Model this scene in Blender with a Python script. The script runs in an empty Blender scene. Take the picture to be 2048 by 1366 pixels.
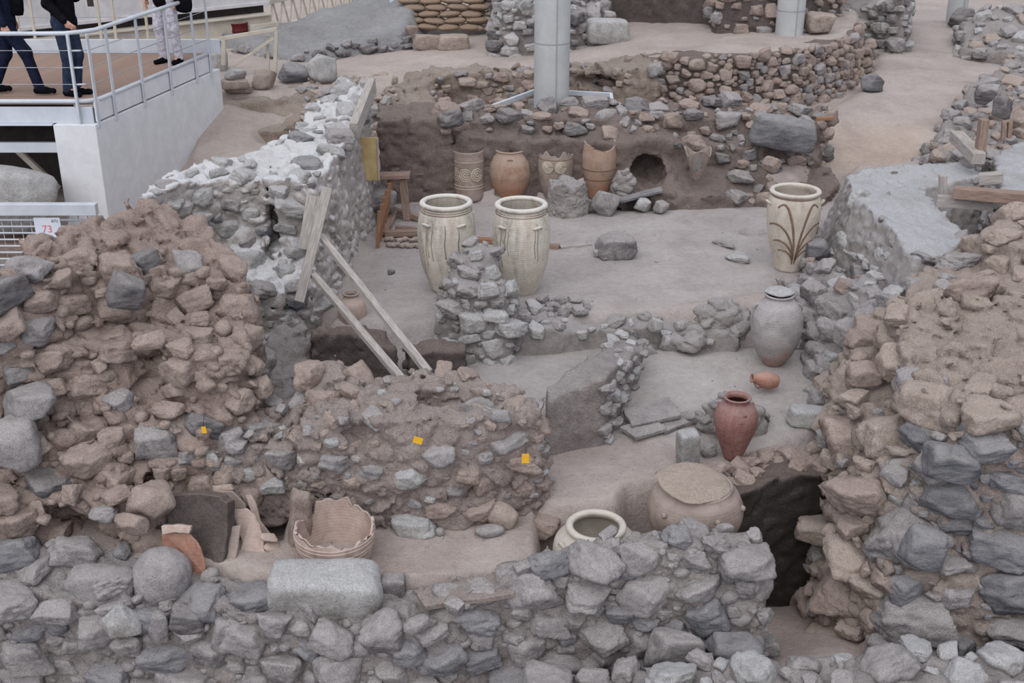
import bpy, bmesh, math, random
import numpy as np
import openvdb
from mathutils import Vector, Matrix

# ------------------------------------------------------------------ camera, light, exposure
scene = bpy.context.scene
COL = scene.collection
F_PX, PITCH, CAM_H = 2400.0, math.radians(23.5), 4.9
cam_d = bpy.data.cameras.new('camera')
cam_d.sensor_width = 36.0
cam_d.lens = 36.0 * F_PX / 2048.0
cam_d.clip_end = 200
cam = bpy.data.objects.new('camera', cam_d)
COL.objects.link(cam)
cam.location = (0, 0, CAM_H)
cam.rotation_euler = (math.pi / 2 - PITCH, 0, 0)
scene.camera = cam

world = bpy.data.worlds.new('world')
scene.world = world
world.use_nodes = True
bgn = world.node_tree.nodes['Background']
bgn.inputs[0].default_value = (0.93, 0.97, 1.06, 1)
bgn.inputs[1].default_value = 0.7

sun_d = bpy.data.lights.new('daylight', 'SUN')
sun_d.energy = 1.8
sun_d.angle = math.radians(75)
sun_d.color = (1.0, 0.985, 0.96)
sun = bpy.data.objects.new('daylight', sun_d)
COL.objects.link(sun)
sun.rotation_euler = (math.radians(40), math.radians(-14), 0)

scene.view_settings.view_transform = 'Standard'
scene.view_settings.look = 'None'
scene.view_settings.exposure = 0.1
scene.view_settings.gamma = 1.0
scene.view_settings.use_curve_mapping = False

# ------------------------------------------------------------------ helpers: picture <-> place
CP, SP = math.cos(PITCH), math.sin(PITCH)
def _ray(px, py):
    a = (px - 1024) / F_PX; b = (683 - py) / F_PX
    return a, CP + b * SP, -SP + b * CP
def G(px, py, z):
    d = _ray(px, py); t = (z - CAM_H) / d[2]
    return Vector((d[0] * t, d[1] * t, z))
def D(px, py, Y):
    d = _ray(px, py); t = Y / d[1]
    return Vector((d[0] * t, Y, CAM_H + d[2] * t))
def proj(V):
    V = np.asarray(V, float).reshape(-1, 3)
    q = V - np.array([0, 0, CAM_H])
    w = q[:, 1] * CP - q[:, 2] * SP
    u = q[:, 1] * SP + q[:, 2] * CP
    return 1024 + F_PX * q[:, 0] / w, 683 - F_PX * u / w

def lin(r, g, b):
    f = lambda c: ((c / 255 + 0.055) / 1.055) ** 2.4 if c > 10 else c / 255 / 12.92
    return (f(r), f(g), f(b), 1.0)

# ------------------------------------------------------------------ tagging
def tag(o, label=None, cat=None, group=None, kind=None):
    if label: o['label'] = label
    if cat: o['category'] = cat
    if group: o['group'] = group
    if kind: o['kind'] = kind
    return o
def empty(name, loc=(0, 0, 0), rz=0.0):
    o = bpy.data.objects.new(name, None)
    COL.objects.link(o); o.location = loc; o.rotation_euler = (0, 0, rz)
    o.empty_display_size = 0.1
    return o
def mesh_obj(name, verts, faces, mat, parent=None, smooth=False):
    me = bpy.data.meshes.new(name)
    me.from_pydata([tuple(v) for v in verts], [], [tuple(f) for f in faces])
    if smooth:
        me.polygons.foreach_set('use_smooth', np.ones(len(me.polygons), bool))
    me.update()
    o = bpy.data.objects.new(name, me)
    COL.objects.link(o)
    if mat: me.materials.append(mat)
    if parent: o.parent = parent
    return o
def fast_mesh(name, V, Q, mat, parent=None, smooth=True):
    V = np.asarray(V, np.float32); Q = np.asarray(Q, np.int32)
    me = bpy.data.meshes.new(name)
    k = Q.shape[1]
    me.vertices.add(len(V)); me.vertices.foreach_set('co', V.ravel())
    me.loops.add(Q.size); me.loops.foreach_set('vertex_index', Q.ravel())
    me.polygons.add(len(Q))
    me.polygons.foreach_set('loop_start', np.arange(0, Q.size, k, dtype=np.int32))
    me.polygons.foreach_set('use_smooth', np.full(len(Q), smooth))
    me.update(calc_edges=True); me.validate()
    o = bpy.data.objects.new(name, me)
    COL.objects.link(o)
    if mat: me.materials.append(mat)
    if parent: o.parent = parent
    return o

# ------------------------------------------------------------------ numpy noise
_rs = np.random.RandomState(7)
_T = _rs.rand(65536).astype(np.float32)
_T2 = _rs.rand(65536).astype(np.float32)
_T3 = _rs.rand(65536).astype(np.float32)
def _h(i, j, k):
    return ((i * 73856093) ^ (j * 19349663) ^ (k * 83492791)) & 65535
def vnoise(P, s, off=0.0):
    p = P / s + off
    i = np.floor(p).astype(np.int64); f = (p - i).astype(np.float32); f = f * f * (3 - 2 * f)
    r = 0
    for a in (0, 1):
        wa = f[:, 0] if a else 1 - f[:, 0]
        for b in (0, 1):
            wb = f[:, 1] if b else 1 - f[:, 1]
            for c in (0, 1):
                wc = f[:, 2] if c else 1 - f[:, 2]
                r = r + wa * wb * wc * _T[_h(i[:, 0] + a, i[:, 1] + b, i[:, 2] + c)]
    return r * 2 - 1
def fbm(P, s, octv=3, off=0.0):
    r = 0; a = 1.0; t = 0
    for o in range(octv):
        r = r + a * vnoise(P, s / 2 ** o, off + o * 17.3); t += a; a *= .5
    return r / t
def worley(P, s, squash=1.6):
    p = P / np.array([s, s, s / squash])
    i = np.floor(p).astype(np.int64)
    best = np.full(len(P), 9.0, np.float32); sec = best.copy()
    for a in (-1, 0, 1):
        for b in (-1, 0, 1):
            for c in (-1, 0, 1):
                ii = i + np.array([a, b, c]); h = _h(ii[:, 0], ii[:, 1], ii[:, 2])
                dx = ii[:, 0] + _T[h] - p[:, 0]; dy = ii[:, 1] + _T2[h] - p[:, 1]; dz = ii[:, 2] + _T3[h] - p[:, 2]
                d = (dx * dx + dy * dy + dz * dz).astype(np.float32)
                sec = np.minimum(sec, np.maximum(best, d)); best = np.minimum(best, d)
    return np.sqrt(best), np.sqrt(sec)

# ------------------------------------------------------------------ volumes -> rough mesh
def poly_sd(X, Y, poly):
    d = np.full(X.shape, 1e9); inside = np.zeros(X.shape, bool)
    n = len(poly)
    for k in range(n):
        ax, ay = poly[k][0], poly[k][1]; bx, by = poly[(k + 1) % n][0], poly[(k + 1) % n][1]
        ex, ey = bx - ax, by - ay
        t = np.clip(((X - ax) * ex + (Y - ay) * ey) / (ex * ex + ey * ey + 1e-12), 0, 1)
        d = np.minimum(d, (X - ax - t * ex) ** 2 + (Y - ay - t * ey) ** 2)
        if ay != by:
            inside ^= ((ay > Y) != (by > Y)) & (X < ex * (Y - ay) / ey + ax)
    d = np.sqrt(d)
    return np.where(inside, -d, d)
def idw(X, Y, pts, pw=3.0):
    num = np.zeros(X.shape); den = np.zeros(X.shape)
    for p in pts:
        w = 1.0 / (((X - p[0]) ** 2 + (Y - p[1]) ** 2) ** (pw / 2) + 1e-4)
        num += w * p[2]; den += w
    return num / den
def smin(a, b, k):
    h = np.clip(0.5 + 0.5 * (b - a) / k, 0, 1)
    return b * (1 - h) + a * h - k * h * (1 - h)
def ell(X, Y, Z, e):
    c, r = e[0], e[1]; a = e[2] if len(e) > 2 else 0.0
    x, y, z = X - c[0], Y - c[1], Z - c[2]
    ca, sa = math.cos(a), math.sin(a)
    x, y = ca * x + sa * y, -sa * x + ca * y
    return (np.sqrt((x / r[0]) ** 2 + (y / r[1]) ** 2 + (z / r[2]) ** 2) - 1) * min(r)
def rough_mass(prisms, adds=(), carves=(), dx=0.035, bumps=((0.24, 0.05),), fb=((0.6, 0.07), (0.14, 0.03)), k=0.06, seed=0.0):
    """prisms: (outline [(x,y,ztop)...], zbase, batter). Returns vertices, quads, normals."""
    allp = [p for pr in prisms for p in pr[0]]
    mb = max(pr[2] * (max(p[2] for p in pr[0]) - pr[1]) for pr in prisms) if prisms else 0
    mb = max(mb, 0)
    xs = [p[0] for p in allp] + [e[0][0] - max(e[1]) for e in adds] + [e[0][0] + max(e[1]) for e in adds]
    ys = [p[1] for p in allp] + [e[0][1] - max(e[1]) for e in adds] + [e[0][1] + max(e[1]) for e in adds]
    zs = [p[2] for p in allp] + [pr[1] for pr in prisms] + [e[0][2] - e[1][2] for e in adds] + [e[0][2] + e[1][2] for e in adds]
    m = 0.3
    x0, x1, y0, y1, z0, z1 = min(xs) - m - mb, max(xs) + m + mb, min(ys) - m - mb, max(ys) + m + mb, min(zs) - .15, max(zs) + m
    xa = np.arange(x0, x1, dx); ya = np.arange(y0, y1, dx); za = np.arange(z0, z1, dx)
    X2, Y2 = np.meshgrid(xa, ya, indexing='ij')
    Fd = np.full((len(xa), len(ya), len(za)), 0.5, np.float32)
    Zb = za[None, None, :]
    for poly, zb, bat in prisms:
        sd = poly_sd(X2, Y2, poly)[:, :, None]; zt = idw(X2, Y2, poly)[:, :, None]
        d = np.maximum(np.maximum(sd - bat * np.maximum(zt - Zb, 0), (Zb - zt) * 0.85), zb - Zb)
        Fd = smin(Fd, d.astype(np.float32), k) if k else np.minimum(Fd, d)
    X3, Y3 = X2[:, :, None], Y2[:, :, None]
    for e in adds:
        Fd = smin(Fd, ell(X3, Y3, Zb, e).astype(np.float32), k)
    for e in carves:
        Fd = np.maximum(Fd, -ell(X3, Y3, Zb, e).astype(np.float32))
    idx = np.argwhere(np.abs(Fd) < 0.22)
    P = np.stack([xa[idx[:, 0]], ya[idx[:, 1]], za[idx[:, 2]]], 1)
    dd = np.zeros(len(P), np.float32)
    for s, a in fb:
        dd += a * fbm(P + seed, s, 2)
    for s, a in bumps:
        W = P + 0.25 * s * np.stack([vnoise(P, s * .8, 3.1), vnoise(P, s * .8, 9.7), vnoise(P, s * .8, 5.5)], 1)
        f1, f2 = worley(W + seed, s)
        amp = a * (0.55 + 0.9 * (vnoise(P, .9, 31.) * .5 + .5))
        dd -= amp * (np.clip((f2 - f1) * 2.4, 0, 1) ** .7 - 0.5)
    Fd[idx[:, 0], idx[:, 1], idx[:, 2]] += dd
    Fd[:, :, 0] = .5
    g = openvdb.FloatGrid(0.5); g.copyFromArray(np.ascontiguousarray(Fd, np.float32))
    V, T, Q = g.convertToPolygons(0.0)
    V = V * dx + np.array([x0, y0, z0], np.float32)
    Q = np.asarray(Q, np.int32)
    a = V[Q[:, 2]] - V[Q[:, 0]]; b = V[Q[:, 3]] - V[Q[:, 1]]
    fn = np.cross(a, b)
    vol = np.sum(V[Q[:, 0]] * fn) - 0
    c = V[Q].mean(1); o = V.mean(0)
    if np.sum((c - o) * fn) < 0:
        Q = Q[:, ::-1].copy(); fn = -fn
    N = np.zeros_like(V)
    for kk in range(4): np.add.at(N, Q[:, kk], fn)
    N /= np.linalg.norm(N, axis=1, keepdims=True) + 1e-9
    return V, Q, N

# ------------------------------------------------------------------ materials
def _nodes(name):
    m = bpy.data.materials.new(name); m.use_nodes = True
    nt = m.node_tree; nt.nodes.clear()
    out = nt.nodes.new('ShaderNodeOutputMaterial'); b = nt.nodes.new('ShaderNodeBsdfPrincipled')
    nt.links.new(b.outputs[0], out.inputs[0])
    b.inputs['Roughness'].default_value = .9
    b.inputs['Specular IOR Level'].default_value = .15
    return m, nt, b
def _noise(nt, vec, scale, detail=4, rough=.6, dist=0.0):
    n = nt.nodes.new('ShaderNodeTexNoise'); n.inputs['Scale'].default_value = scale
    n.inputs['Detail'].default_value = detail; n.inputs['Roughness'].default_value = rough
    n.inputs['Distortion'].default_value = dist
    if vec: nt.links.new(vec, n.inputs['Vector'])
    return n.outputs['Fac']
def _ramp(nt, fac, stops):
    r = nt.nodes.new('ShaderNodeValToRGB')
    e = r.color_ramp.elements
    while len(e) < len(stops): e.new(.5)
    for el, (p, c) in zip(e, stops):
        el.position = p; el.color = c if len(c) == 4 else (*c, 1)
    nt.links.new(fac, r.inputs[0])
    return r.outputs[0]
def _mix(nt, fac, a, b, mode='MIX'):
    m = nt.nodes.new('ShaderNodeMix'); m.data_type = 'RGBA'; m.blend_type = mode
    for sock, v in ((m.inputs[0], fac), (m.inputs[6], a), (m.inputs[7], b)):
        if isinstance(v, (int, float)): sock.default_value = v
        elif isinstance(v, tuple): sock.default_value = v
        else: nt.links.new(v, sock)
    return m.outputs[2]
def _math(nt, op, a, b=None, c=None, clamp=False):
    m = nt.nodes.new('ShaderNodeMath'); m.operation = op; m.use_clamp = clamp
    for s, v in zip(m.inputs, (a, b, c)):
        if v is None: continue
        if isinstance(v, (int, float)): s.default_value = v
        else: nt.links.new(v, s)
    return m.outputs[0]
def _bump(nt, b, hs, dist):
    prev = None
    for h, st, d in hs:
        n = nt.nodes.new('ShaderNodeBump'); n.inputs['Strength'].default_value = st; n.inputs['Distance'].default_value = d
        nt.links.new(h, n.inputs['Height'])
        if prev: nt.links.new(prev, n.inputs['Normal'])
        prev = n.outputs[0]
    nt.links.new(prev, b.inputs['Normal'])
def _pos(nt):
    g = nt.nodes.new('ShaderNodeNewGeometry'); return g.outputs['Position']
def _up(nt):
    g = nt.nodes.new('ShaderNodeNewGeometry'); s = nt.nodes.new('ShaderNodeSeparateXYZ')
    nt.links.new(g.outputs['Normal'], s.inputs[0]); return s.outputs[2]

def earth_mat(name, dark, mid, light, bump=1.0, scale=1.0, dust=None, dust_amt=.8, attr=None, gain=1.0):
    """packed earth / mortar; dust settles on what faces up"""
    m, nt, b = _nodes(name); pos = _pos(nt)
    n1 = _noise(nt, pos, 1.3 * scale, 6, .62, .4)
    n2 = _noise(nt, pos, 14 * scale, 6, .7)
    n3 = _noise(nt, pos, 70 * scale, 3, .6)
    fac = _math(nt, 'ADD', _math(nt, 'MULTIPLY', n1, .62), _math(nt, 'MULTIPLY', n2, .38))
    col = _ramp(nt, fac, [(.33, dark), (.5, mid), (.66, light)])
    if attr:
        a = nt.nodes.new('ShaderNodeVertexColor'); a.layer_name = attr
        col = _mix(nt, 1.0, col, a.outputs[0], 'MULTIPLY')
    if dust:
        up = _up(nt)
        f = _math(nt, 'MULTIPLY', _math(nt, 'SMOOTHSTEP' if False else 'MULTIPLY_ADD', up, 1.5, -.35, True),
                  _math(nt, 'MULTIPLY_ADD', n1, 2.0, .0, True), clamp=True)
        col = _mix(nt, _math(nt, 'MULTIPLY', f, dust_amt), col, dust)
    spk = _ramp(nt, n3, [(.30, (.72, .72, .72)), (.48, (1, 1, 1)), (.74, (1.0, 1.0, 1.0)), (.80, (1.12, 1.12, 1.12))])
    col = _mix(nt, .75, col, spk, 'MULTIPLY')
    if gain != 1: col = _mix(nt, 1.0, col, (gain, gain, gain, 1), 'MULTIPLY')
    nt.links.new(col, b.inputs['Base Color'])
    n4 = _noise(nt, pos, 34 * scale, 5, .7, .5)
    _bump(nt, b, [(n2, .9 * bump, .08), (n4, .9 * bump, .05), (n3, .8 * bump, .02)], 1)
    return m
def rock_mat(name, c_dark, c_mid, c_light, dust, dust_amt=.75, vary=.3, layer=0.0, gain=1.28):
    m, nt, b = _nodes(name)
    tc = nt.nodes.new('ShaderNodeTexCoord'); oi = nt.nodes.new('ShaderNodeObjectInfo')
    pos = _pos(nt)
    add = nt.nodes.new('ShaderNodeVectorMath'); add.operation = 'ADD'
    nt.links.new(pos, add.inputs[0])
    sc = nt.nodes.new('ShaderNodeVectorMath'); sc.operation = 'SCALE'; sc.inputs['Scale'].default_value = 50
    cmb = nt.nodes.new('ShaderNodeCombineXYZ')
    for k in range(3): nt.links.new(oi.outputs['Random'], cmb.inputs[k])
    nt.links.new(cmb.outputs[0], sc.inputs[0]); nt.links.new(sc.outputs[0], add.inputs[1])
    v = add.outputs[0]
    mp = nt.nodes.new('ShaderNodeMapping'); mp.inputs['Scale'].default_value = (1, 1, 1 + layer * 3)
    nt.links.new(v, mp.inputs[0])
    n1 = _noise(nt, mp.outputs[0], 4.5, 7, .66, .6)
    n2 = _noise(nt, mp.outputs[0], 22, 6, .7, .3)
    n3 = _noise(nt, v, 90, 3, .6)
    fac = _math(nt, 'ADD', _math(nt, 'MULTIPLY', n1, .6), _math(nt, 'MULTIPLY', n2, .4))
    col = _ramp(nt, fac, [(.34, c_dark), (.5, c_mid), (.66, c_light)])
    pit = _ramp(nt, n3, [(.34, (.62, .62, .62)), (.5, (1, 1, 1)), (.7, (1.08, 1.08, 1.08))])
    col = _mix(nt, .8, col, pit, 'MULTIPLY')
    bright = _math(nt, 'MULTIPLY_ADD', oi.outputs['Random'], vary * 2, 1 - vary)
    cb = nt.nodes.new('ShaderNodeCombineColor')
    for k in range(3): nt.links.new(bright, cb.inputs[k])
    col = _mix(nt, 1.0, col, cb.outputs[0], 'MULTIPLY')
    up = _up(nt)
    f = _math(nt, 'MULTIPLY', _math(nt, 'MULTIPLY_ADD', up, 1.15, .12, True), _math(nt, 'MULTIPLY_ADD', n1, 1.7, .1, True), clamp=True)
    f = _math(nt, 'MULTIPLY', f, dust_amt)
    f = _math(nt, 'MAXIMUM', f, _math(nt, 'MULTIPLY', _math(nt, 'MULTIPLY_ADD', n1, 3.0, -1.15, True), dust_amt * .8))
    col = _mix(nt, f, col, dust)
    col = _mix(nt, 1.0, col, (gain, gain, gain, 1), 'MULTIPLY')
    nt.links.new(col, b.inputs['Base Color'])
    _bump(nt, b, [(n1, .6, .09), (n2, .9, .07), (n3, .8, .025)], 1)
    return m
def simple_mat(name, c1, c2=None, scale=8, bump=.15, rough=.6, stretch=(1, 1, 1), spec=.3, metal=0, bd=.005, coord='Object'):
    m, nt, b = _nodes(name)
    tc = nt.nodes.new('ShaderNodeTexCoord'); mp = nt.nodes.new('ShaderNodeMapping'); mp.inputs['Scale'].default_value = stretch
    nt.links.new(tc.outputs[coord], mp.inputs[0])
    n = _noise(nt, mp.outputs[0], scale, 6, .65, .3)
    col = _ramp(nt, n, [(.35, c1), (.65, c2 or tuple(min(1, x * 1.15) for x in c1[:3]) + (1,))])
    nt.links.new(col, b.inputs['Base Color'])
    b.inputs['Roughness'].default_value = rough; b.inputs['Specular IOR Level'].default_value = spec
    b.inputs['Metallic'].default_value = metal
    if bump: _bump(nt, b, [(n, bump, bd)], 1)
    return m
def clay_mat(name, stops, dust, dust_amt=.4, scale=2.5, streak=.0, gloss=.75, low=None, low_z=0):
    """fired clay: blotched glaze colours, faint turning rings, pale chalky dust"""
    m, nt, b = _nodes(name)
    tc = nt.nodes.new('ShaderNodeTexCoord')
    mp = nt.nodes.new('ShaderNodeMapping'); mp.inputs['Scale'].default_value = (1, 1, 1 - streak)
    nt.links.new(tc.outputs['Object'], mp.inputs[0])
    n1 = _noise(nt, mp.outputs[0], scale, 6, .6, .8)
    n2 = _noise(nt, tc.outputs['Object'], 30, 5, .7)
    sx = nt.nodes.new('ShaderNodeSeparateXYZ'); nt.links.new(tc.outputs['Object'], sx.inputs[0])
    w = _math(nt, 'SINE', _math(nt, 'MULTIPLY_ADD', sx.outputs[2], 240, _math(nt, 'MULTIPLY', n1, 6)))
    col = _ramp(nt, n1, stops)
    if low:   # rustier clay towards the foot
        lf = _math(nt, 'MULTIPLY_ADD', sx.outputs[2], -5.0, low_z * 5.0)
        col = _mix(nt, _math(nt, 'MULTIPLY', _math(nt, 'MULTIPLY_ADD', _math(nt, 'ADD', lf, _math(nt, 'MULTIPLY_ADD', n1, 5.0, -2.4)), 1.0, .3, True), .75), col, low)
    col = _mix(nt, _math(nt, 'MULTIPLY', _math(nt, 'MULTIPLY_ADD', n2, 2.4, -.9, True), dust_amt), col, dust)
    up = _up(nt)
    col = _mix(nt, _math(nt, 'MULTIPLY', _math(nt, 'MULTIPLY_ADD', up, 1.4, -.3, True), dust_amt), col, dust)
    nt.links.new(col, b.inputs['Base Color'])
    b.inputs['Roughness'].default_value = gloss; b.inputs['Specular IOR Level'].default_value = .3
    _bump(nt, b, [(n2, .35, .008), (w, .12, .004)], 1)
    return m

# ------------------------------------------------------------------ palette
DUST_PINK = lin(188, 170, 162)
DUST_GREY = lin(180, 174, 174)
DUST_TAN = lin(194, 178, 169)
DUST_WHITE = lin(226, 226, 230)
M = {}
M['mortar_pink'] = earth_mat('mortar_pink', lin(142, 123, 116), lin(175, 155, 147), lin(197, 178, 169), 1.0, 1, DUST_PINK, .7, None, 1.18)
M['mortar_rear'] = earth_mat('mortar_rear', lin(114, 101, 97), lin(144, 130, 125), lin(165, 151, 145), 1.0, 1, lin(168, 153, 146), .6)
M['mortar_mid'] = earth_mat('mortar_mid', lin(138, 125, 121), lin(168, 154, 149), lin(190, 176, 170), 1.0, 1, lin(184, 172, 167), .7, None, 1.15)
M['paint_red'] = simple_mat('paint_red', lin(136, 92, 86), lin(148, 104, 98), 10, 0, .8)
M['stain'] = simple_mat('stain', lin(124, 114, 104), lin(146, 136, 126), 12, 0, .8)
M['mortar_grey'] = earth_mat('mortar_grey', lin(137, 128, 127), lin(168, 158, 156), lin(192, 182, 179), 1.0, 1, DUST_GREY, .7, None, 1.18)
M['mortar_tan'] = earth_mat('mortar_tan', lin(146, 132, 127), lin(175, 160, 153), lin(196, 182, 175), 1.0, 1, DUST_TAN, .8, None, 1.18)
M['mortar_dark'] = earth_mat('mortar_dark', lin(94, 85, 83), lin(120, 110, 107), lin(142, 131, 127), 1.0, 1, DUST_PINK, .5)
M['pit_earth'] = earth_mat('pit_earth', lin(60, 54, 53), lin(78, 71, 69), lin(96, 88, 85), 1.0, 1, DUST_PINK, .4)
M['plaster_white'] = earth_mat('plaster_white', lin(156, 148, 145), lin(182, 174, 171), lin(204, 198, 196), .7, 1.4, DUST_WHITE, .95, None, 1.2)
M['plaster'] = earth_mat('plaster', lin(152, 143, 140), lin(176, 167, 164), lin(196, 189, 187), .8, 1.4, lin(212, 212, 217), .95, None, 1.05)
M['plaster_grey'] = earth_mat('plaster_grey', lin(146, 138, 136), lin(170, 162, 160), lin(190, 184, 182), .8, 1.4, lin(188, 183, 184), .85, None, 1.08)
M['bank'] = earth_mat('bank', lin(128, 112, 103), lin(164, 147, 136), lin(188, 173, 162), 1.0, .8, lin(192, 178, 168), .8)
M['ground'] = earth_mat('ground', lin(160, 151, 149), lin(178, 170, 168), lin(192, 185, 183), .45, 1, None, 0, 'tint')
M['rock_grey'] = rock_mat('rock_grey', lin(110, 107, 110), lin(148, 143, 145), lin(174, 169, 169), lin(188, 182, 182), .8, .2)
M['rock_blue'] = rock_mat('rock_blue', lin(90, 91, 100), lin(128, 128, 135), lin(158, 156, 160), lin(184, 180, 181), .65, .2, 1)
M['rock_pink'] = rock_mat('rock_pink', lin(124, 109, 104), lin(160, 143, 136), lin(184, 168, 160), DUST_PINK, .8, .2)
M['rock_tan'] = rock_mat('rock_tan', lin(144, 128, 120), lin(174, 158, 149), lin(198, 184, 175), DUST_TAN, .8, .2)
M['rock_pale'] = rock_mat('rock_pale', lin(156, 152, 149), lin(184, 180, 177), lin(206, 202, 199), DUST_WHITE, .6, .12, 0, 1.12)
M['rock_dark'] = rock_mat('rock_dark', lin(82, 80, 84), lin(110, 107, 110), lin(134, 130, 131), DUST_GREY, .7, .2, 1)
M['lid_stone'] = rock_mat('lid_stone', lin(172, 154, 143), lin(190, 173, 162), lin(204, 188, 177), lin(206, 190, 179), .6, .05, 0, 1.12)
M['wood_grey'] = simple_mat('wood_grey', lin(144, 137, 134), lin(182, 175, 171), 10, .5, .85, (6, 6, .6), .1, 0, .004)
M['wood_brown'] = simple_mat('wood_brown', lin(126, 106, 96), lin(158, 138, 128), 10, .4, .85, (5, 5, .6), .1, 0, .004)
M['wood_orange'] = simple_mat('wood_orange', lin(132, 98, 76), lin(158, 124, 102), 10, .3, .8, (5, 5, .6), .1, 0, .004)
M['board_yellow'] = simple_mat('board_yellow', lin(172, 150, 104), lin(198, 178, 134), 4, .15, .8, (1, 1, 1), .1)
M['steel_white'] = simple_mat('steel_white', lin(184, 190, 200), lin(202, 207, 216), 3, .03, .45, (1, 1, 1), .4)
M['steel_beige'] = simple_mat('steel_beige', lin(176, 168, 156), lin(198, 190, 178), 3, .03, .5, (1, 1, 1), .4)
M['steel_panel'] = simple_mat('steel_panel', lin(186, 184, 188), lin(206, 204, 206), 3, .03, .5, (1, 1, 1), .4)
M['steel_wire'] = simple_mat('steel_wire', lin(140, 144, 150), lin(168, 172, 178), 8, .05, .4, (1, 1, 1), .5, .4)
M['concrete'] = simple_mat('concrete', lin(208, 209, 214), lin(220, 221, 226), 5, .12, .85, (1, 1, 1), .15, 0, .004)
M['concrete_dark'] = simple_mat('concrete_dark', lin(140, 142, 146), lin(150, 152, 156), 5, .1, .8)
M['column'] = simple_mat('column', lin(168, 170, 172), lin(182, 184, 186), 3, .05, .5, (1, 1, 1), .35)
M['deck'] = simple_mat('deck', lin(132, 110, 100), lin(156, 134, 122), 8, .3, .8, (.6, 6, 6), .1)
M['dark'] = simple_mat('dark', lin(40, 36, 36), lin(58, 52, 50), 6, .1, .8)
M['red_paint'] = simple_mat('red_paint', lin(84, 24, 28), lin(104, 32, 34), 4, .05, .6)
M['tag_yellow'] = simple_mat('tag_yellow', lin(214, 160, 24), lin(226, 174, 40), 12, .05, .6)
M['sign_white'] = simple_mat('sign_white', lin(208, 214, 228), lin(220, 224, 236), 3, .02, .5)
M['ink_red'] = simple_mat('ink_red', lin(206, 120, 128), lin(214, 132, 138), 6, 0, .6)
M['ink_grey'] = simple_mat('ink_grey', lin(80, 80, 90), lin(96, 96, 104), 6, 0, .6)
M['sack_brown'] = simple_mat('sack_brown', lin(126, 108, 94), lin(152, 133, 118), 9, .5, .95, (1, 1, 1), .05, 0, .01)
M['sack_pale'] = simple_mat('sack_pale', lin(152, 138, 128), lin(176, 162, 152), 9, .5, .95, (1, 1, 1), .05, 0, .01)
M['sheet_white'] = earth_mat('sheet_white', lin(160, 158, 160), lin(182, 181, 184), lin(198, 197, 200), 1.0, 1.0)
M['clay_cream'] = clay_mat('clay_cream', [(.3, lin(118, 106, 96)), (.42, lin(164, 154, 142)), (.52, lin(192, 185, 172)), (.62, lin(182, 168, 154)), (.75, lin(142, 126, 116))], lin(210, 208, 206), .7, 4.0, .7)
M['clay_flower'] = clay_mat('clay_flower', [(.3, lin(156, 144, 132)), (.5, lin(186, 176, 164)), (.7, lin(200, 193, 183))], lin(204, 199, 195), .45, 5, .4)
M['clay_grey'] = clay_mat('clay_grey', [(.3, lin(128, 118, 116)), (.5, lin(146, 140, 140)), (.7, lin(166, 162, 163))], lin(184, 182, 184), .4, 5, 0, .75, lin(140, 106, 86), .2)
M['clay_red'] = clay_mat('clay_red', [(.3, lin(104, 66, 62)), (.5, lin(124, 84, 78)), (.7, lin(140, 100, 94))], lin(166, 144, 140), .4, 5, 0, .65)
M['clay_orange'] = clay_mat('clay_orange', [(.3, lin(136, 92, 78)), (.5, lin(156, 112, 96)), (.7, lin(172, 132, 116))], lin(182, 158, 148), .35, 6)
M['clay_buff'] = clay_mat('clay_buff', [(.3, lin(148, 126, 117)), (.5, lin(172, 151, 142)), (.7, lin(187, 169, 160))], lin(192, 177, 170), .5, 6)
M['clay_brown'] = clay_mat('clay_brown', [(.3, lin(116, 100, 94)), (.5, lin(142, 126, 118)), (.7, lin(160, 144, 136))], lin(168, 156, 151), .55, 6)
M['clay_rust'] = clay_mat('clay_rust', [(.3, lin(140, 106, 88)), (.5, lin(160, 132, 114)), (.7, lin(160, 144, 134))], lin(168, 154, 148), .55, 6, 0, .8, lin(164, 112, 80), .25)
M['paint_brown'] = simple_mat('paint_brown', lin(112, 88, 74), lin(136, 112, 96), 10, 0, .8)
M['paint_cream'] = simple_mat('paint_cream', lin(176, 164, 148), lin(190, 180, 166), 10, 0, .8)
M['cloth_navy'] = simple_mat('cloth_navy', lin(24, 28, 44), lin(36, 42, 62), 20, .3, .95, (1, 1, 1), .05)
M['cloth_jean'] = simple_mat('cloth_jean', lin(38, 46, 64), lin(56, 66, 86), 20, .3, .95, (1, 1, 1), .05)
M['cloth_black'] = simple_mat('cloth_black', lin(14, 14, 18), lin(24, 24, 28), 20, .3, .95, (1, 1, 1), .05)
M['cloth_pale'] = simple_mat('cloth_pale', lin(150, 148, 164), lin(214, 210, 220), 26, .3, .95, (1, 1, 1), .05)
M['skin'] = simple_mat('skin', lin(186, 140, 122), lin(200, 156, 138), 10, .1, .6)
M['hair'] = simple_mat('hair', lin(40, 30, 26), lin(60, 46, 40), 30, .4, .7)

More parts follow.
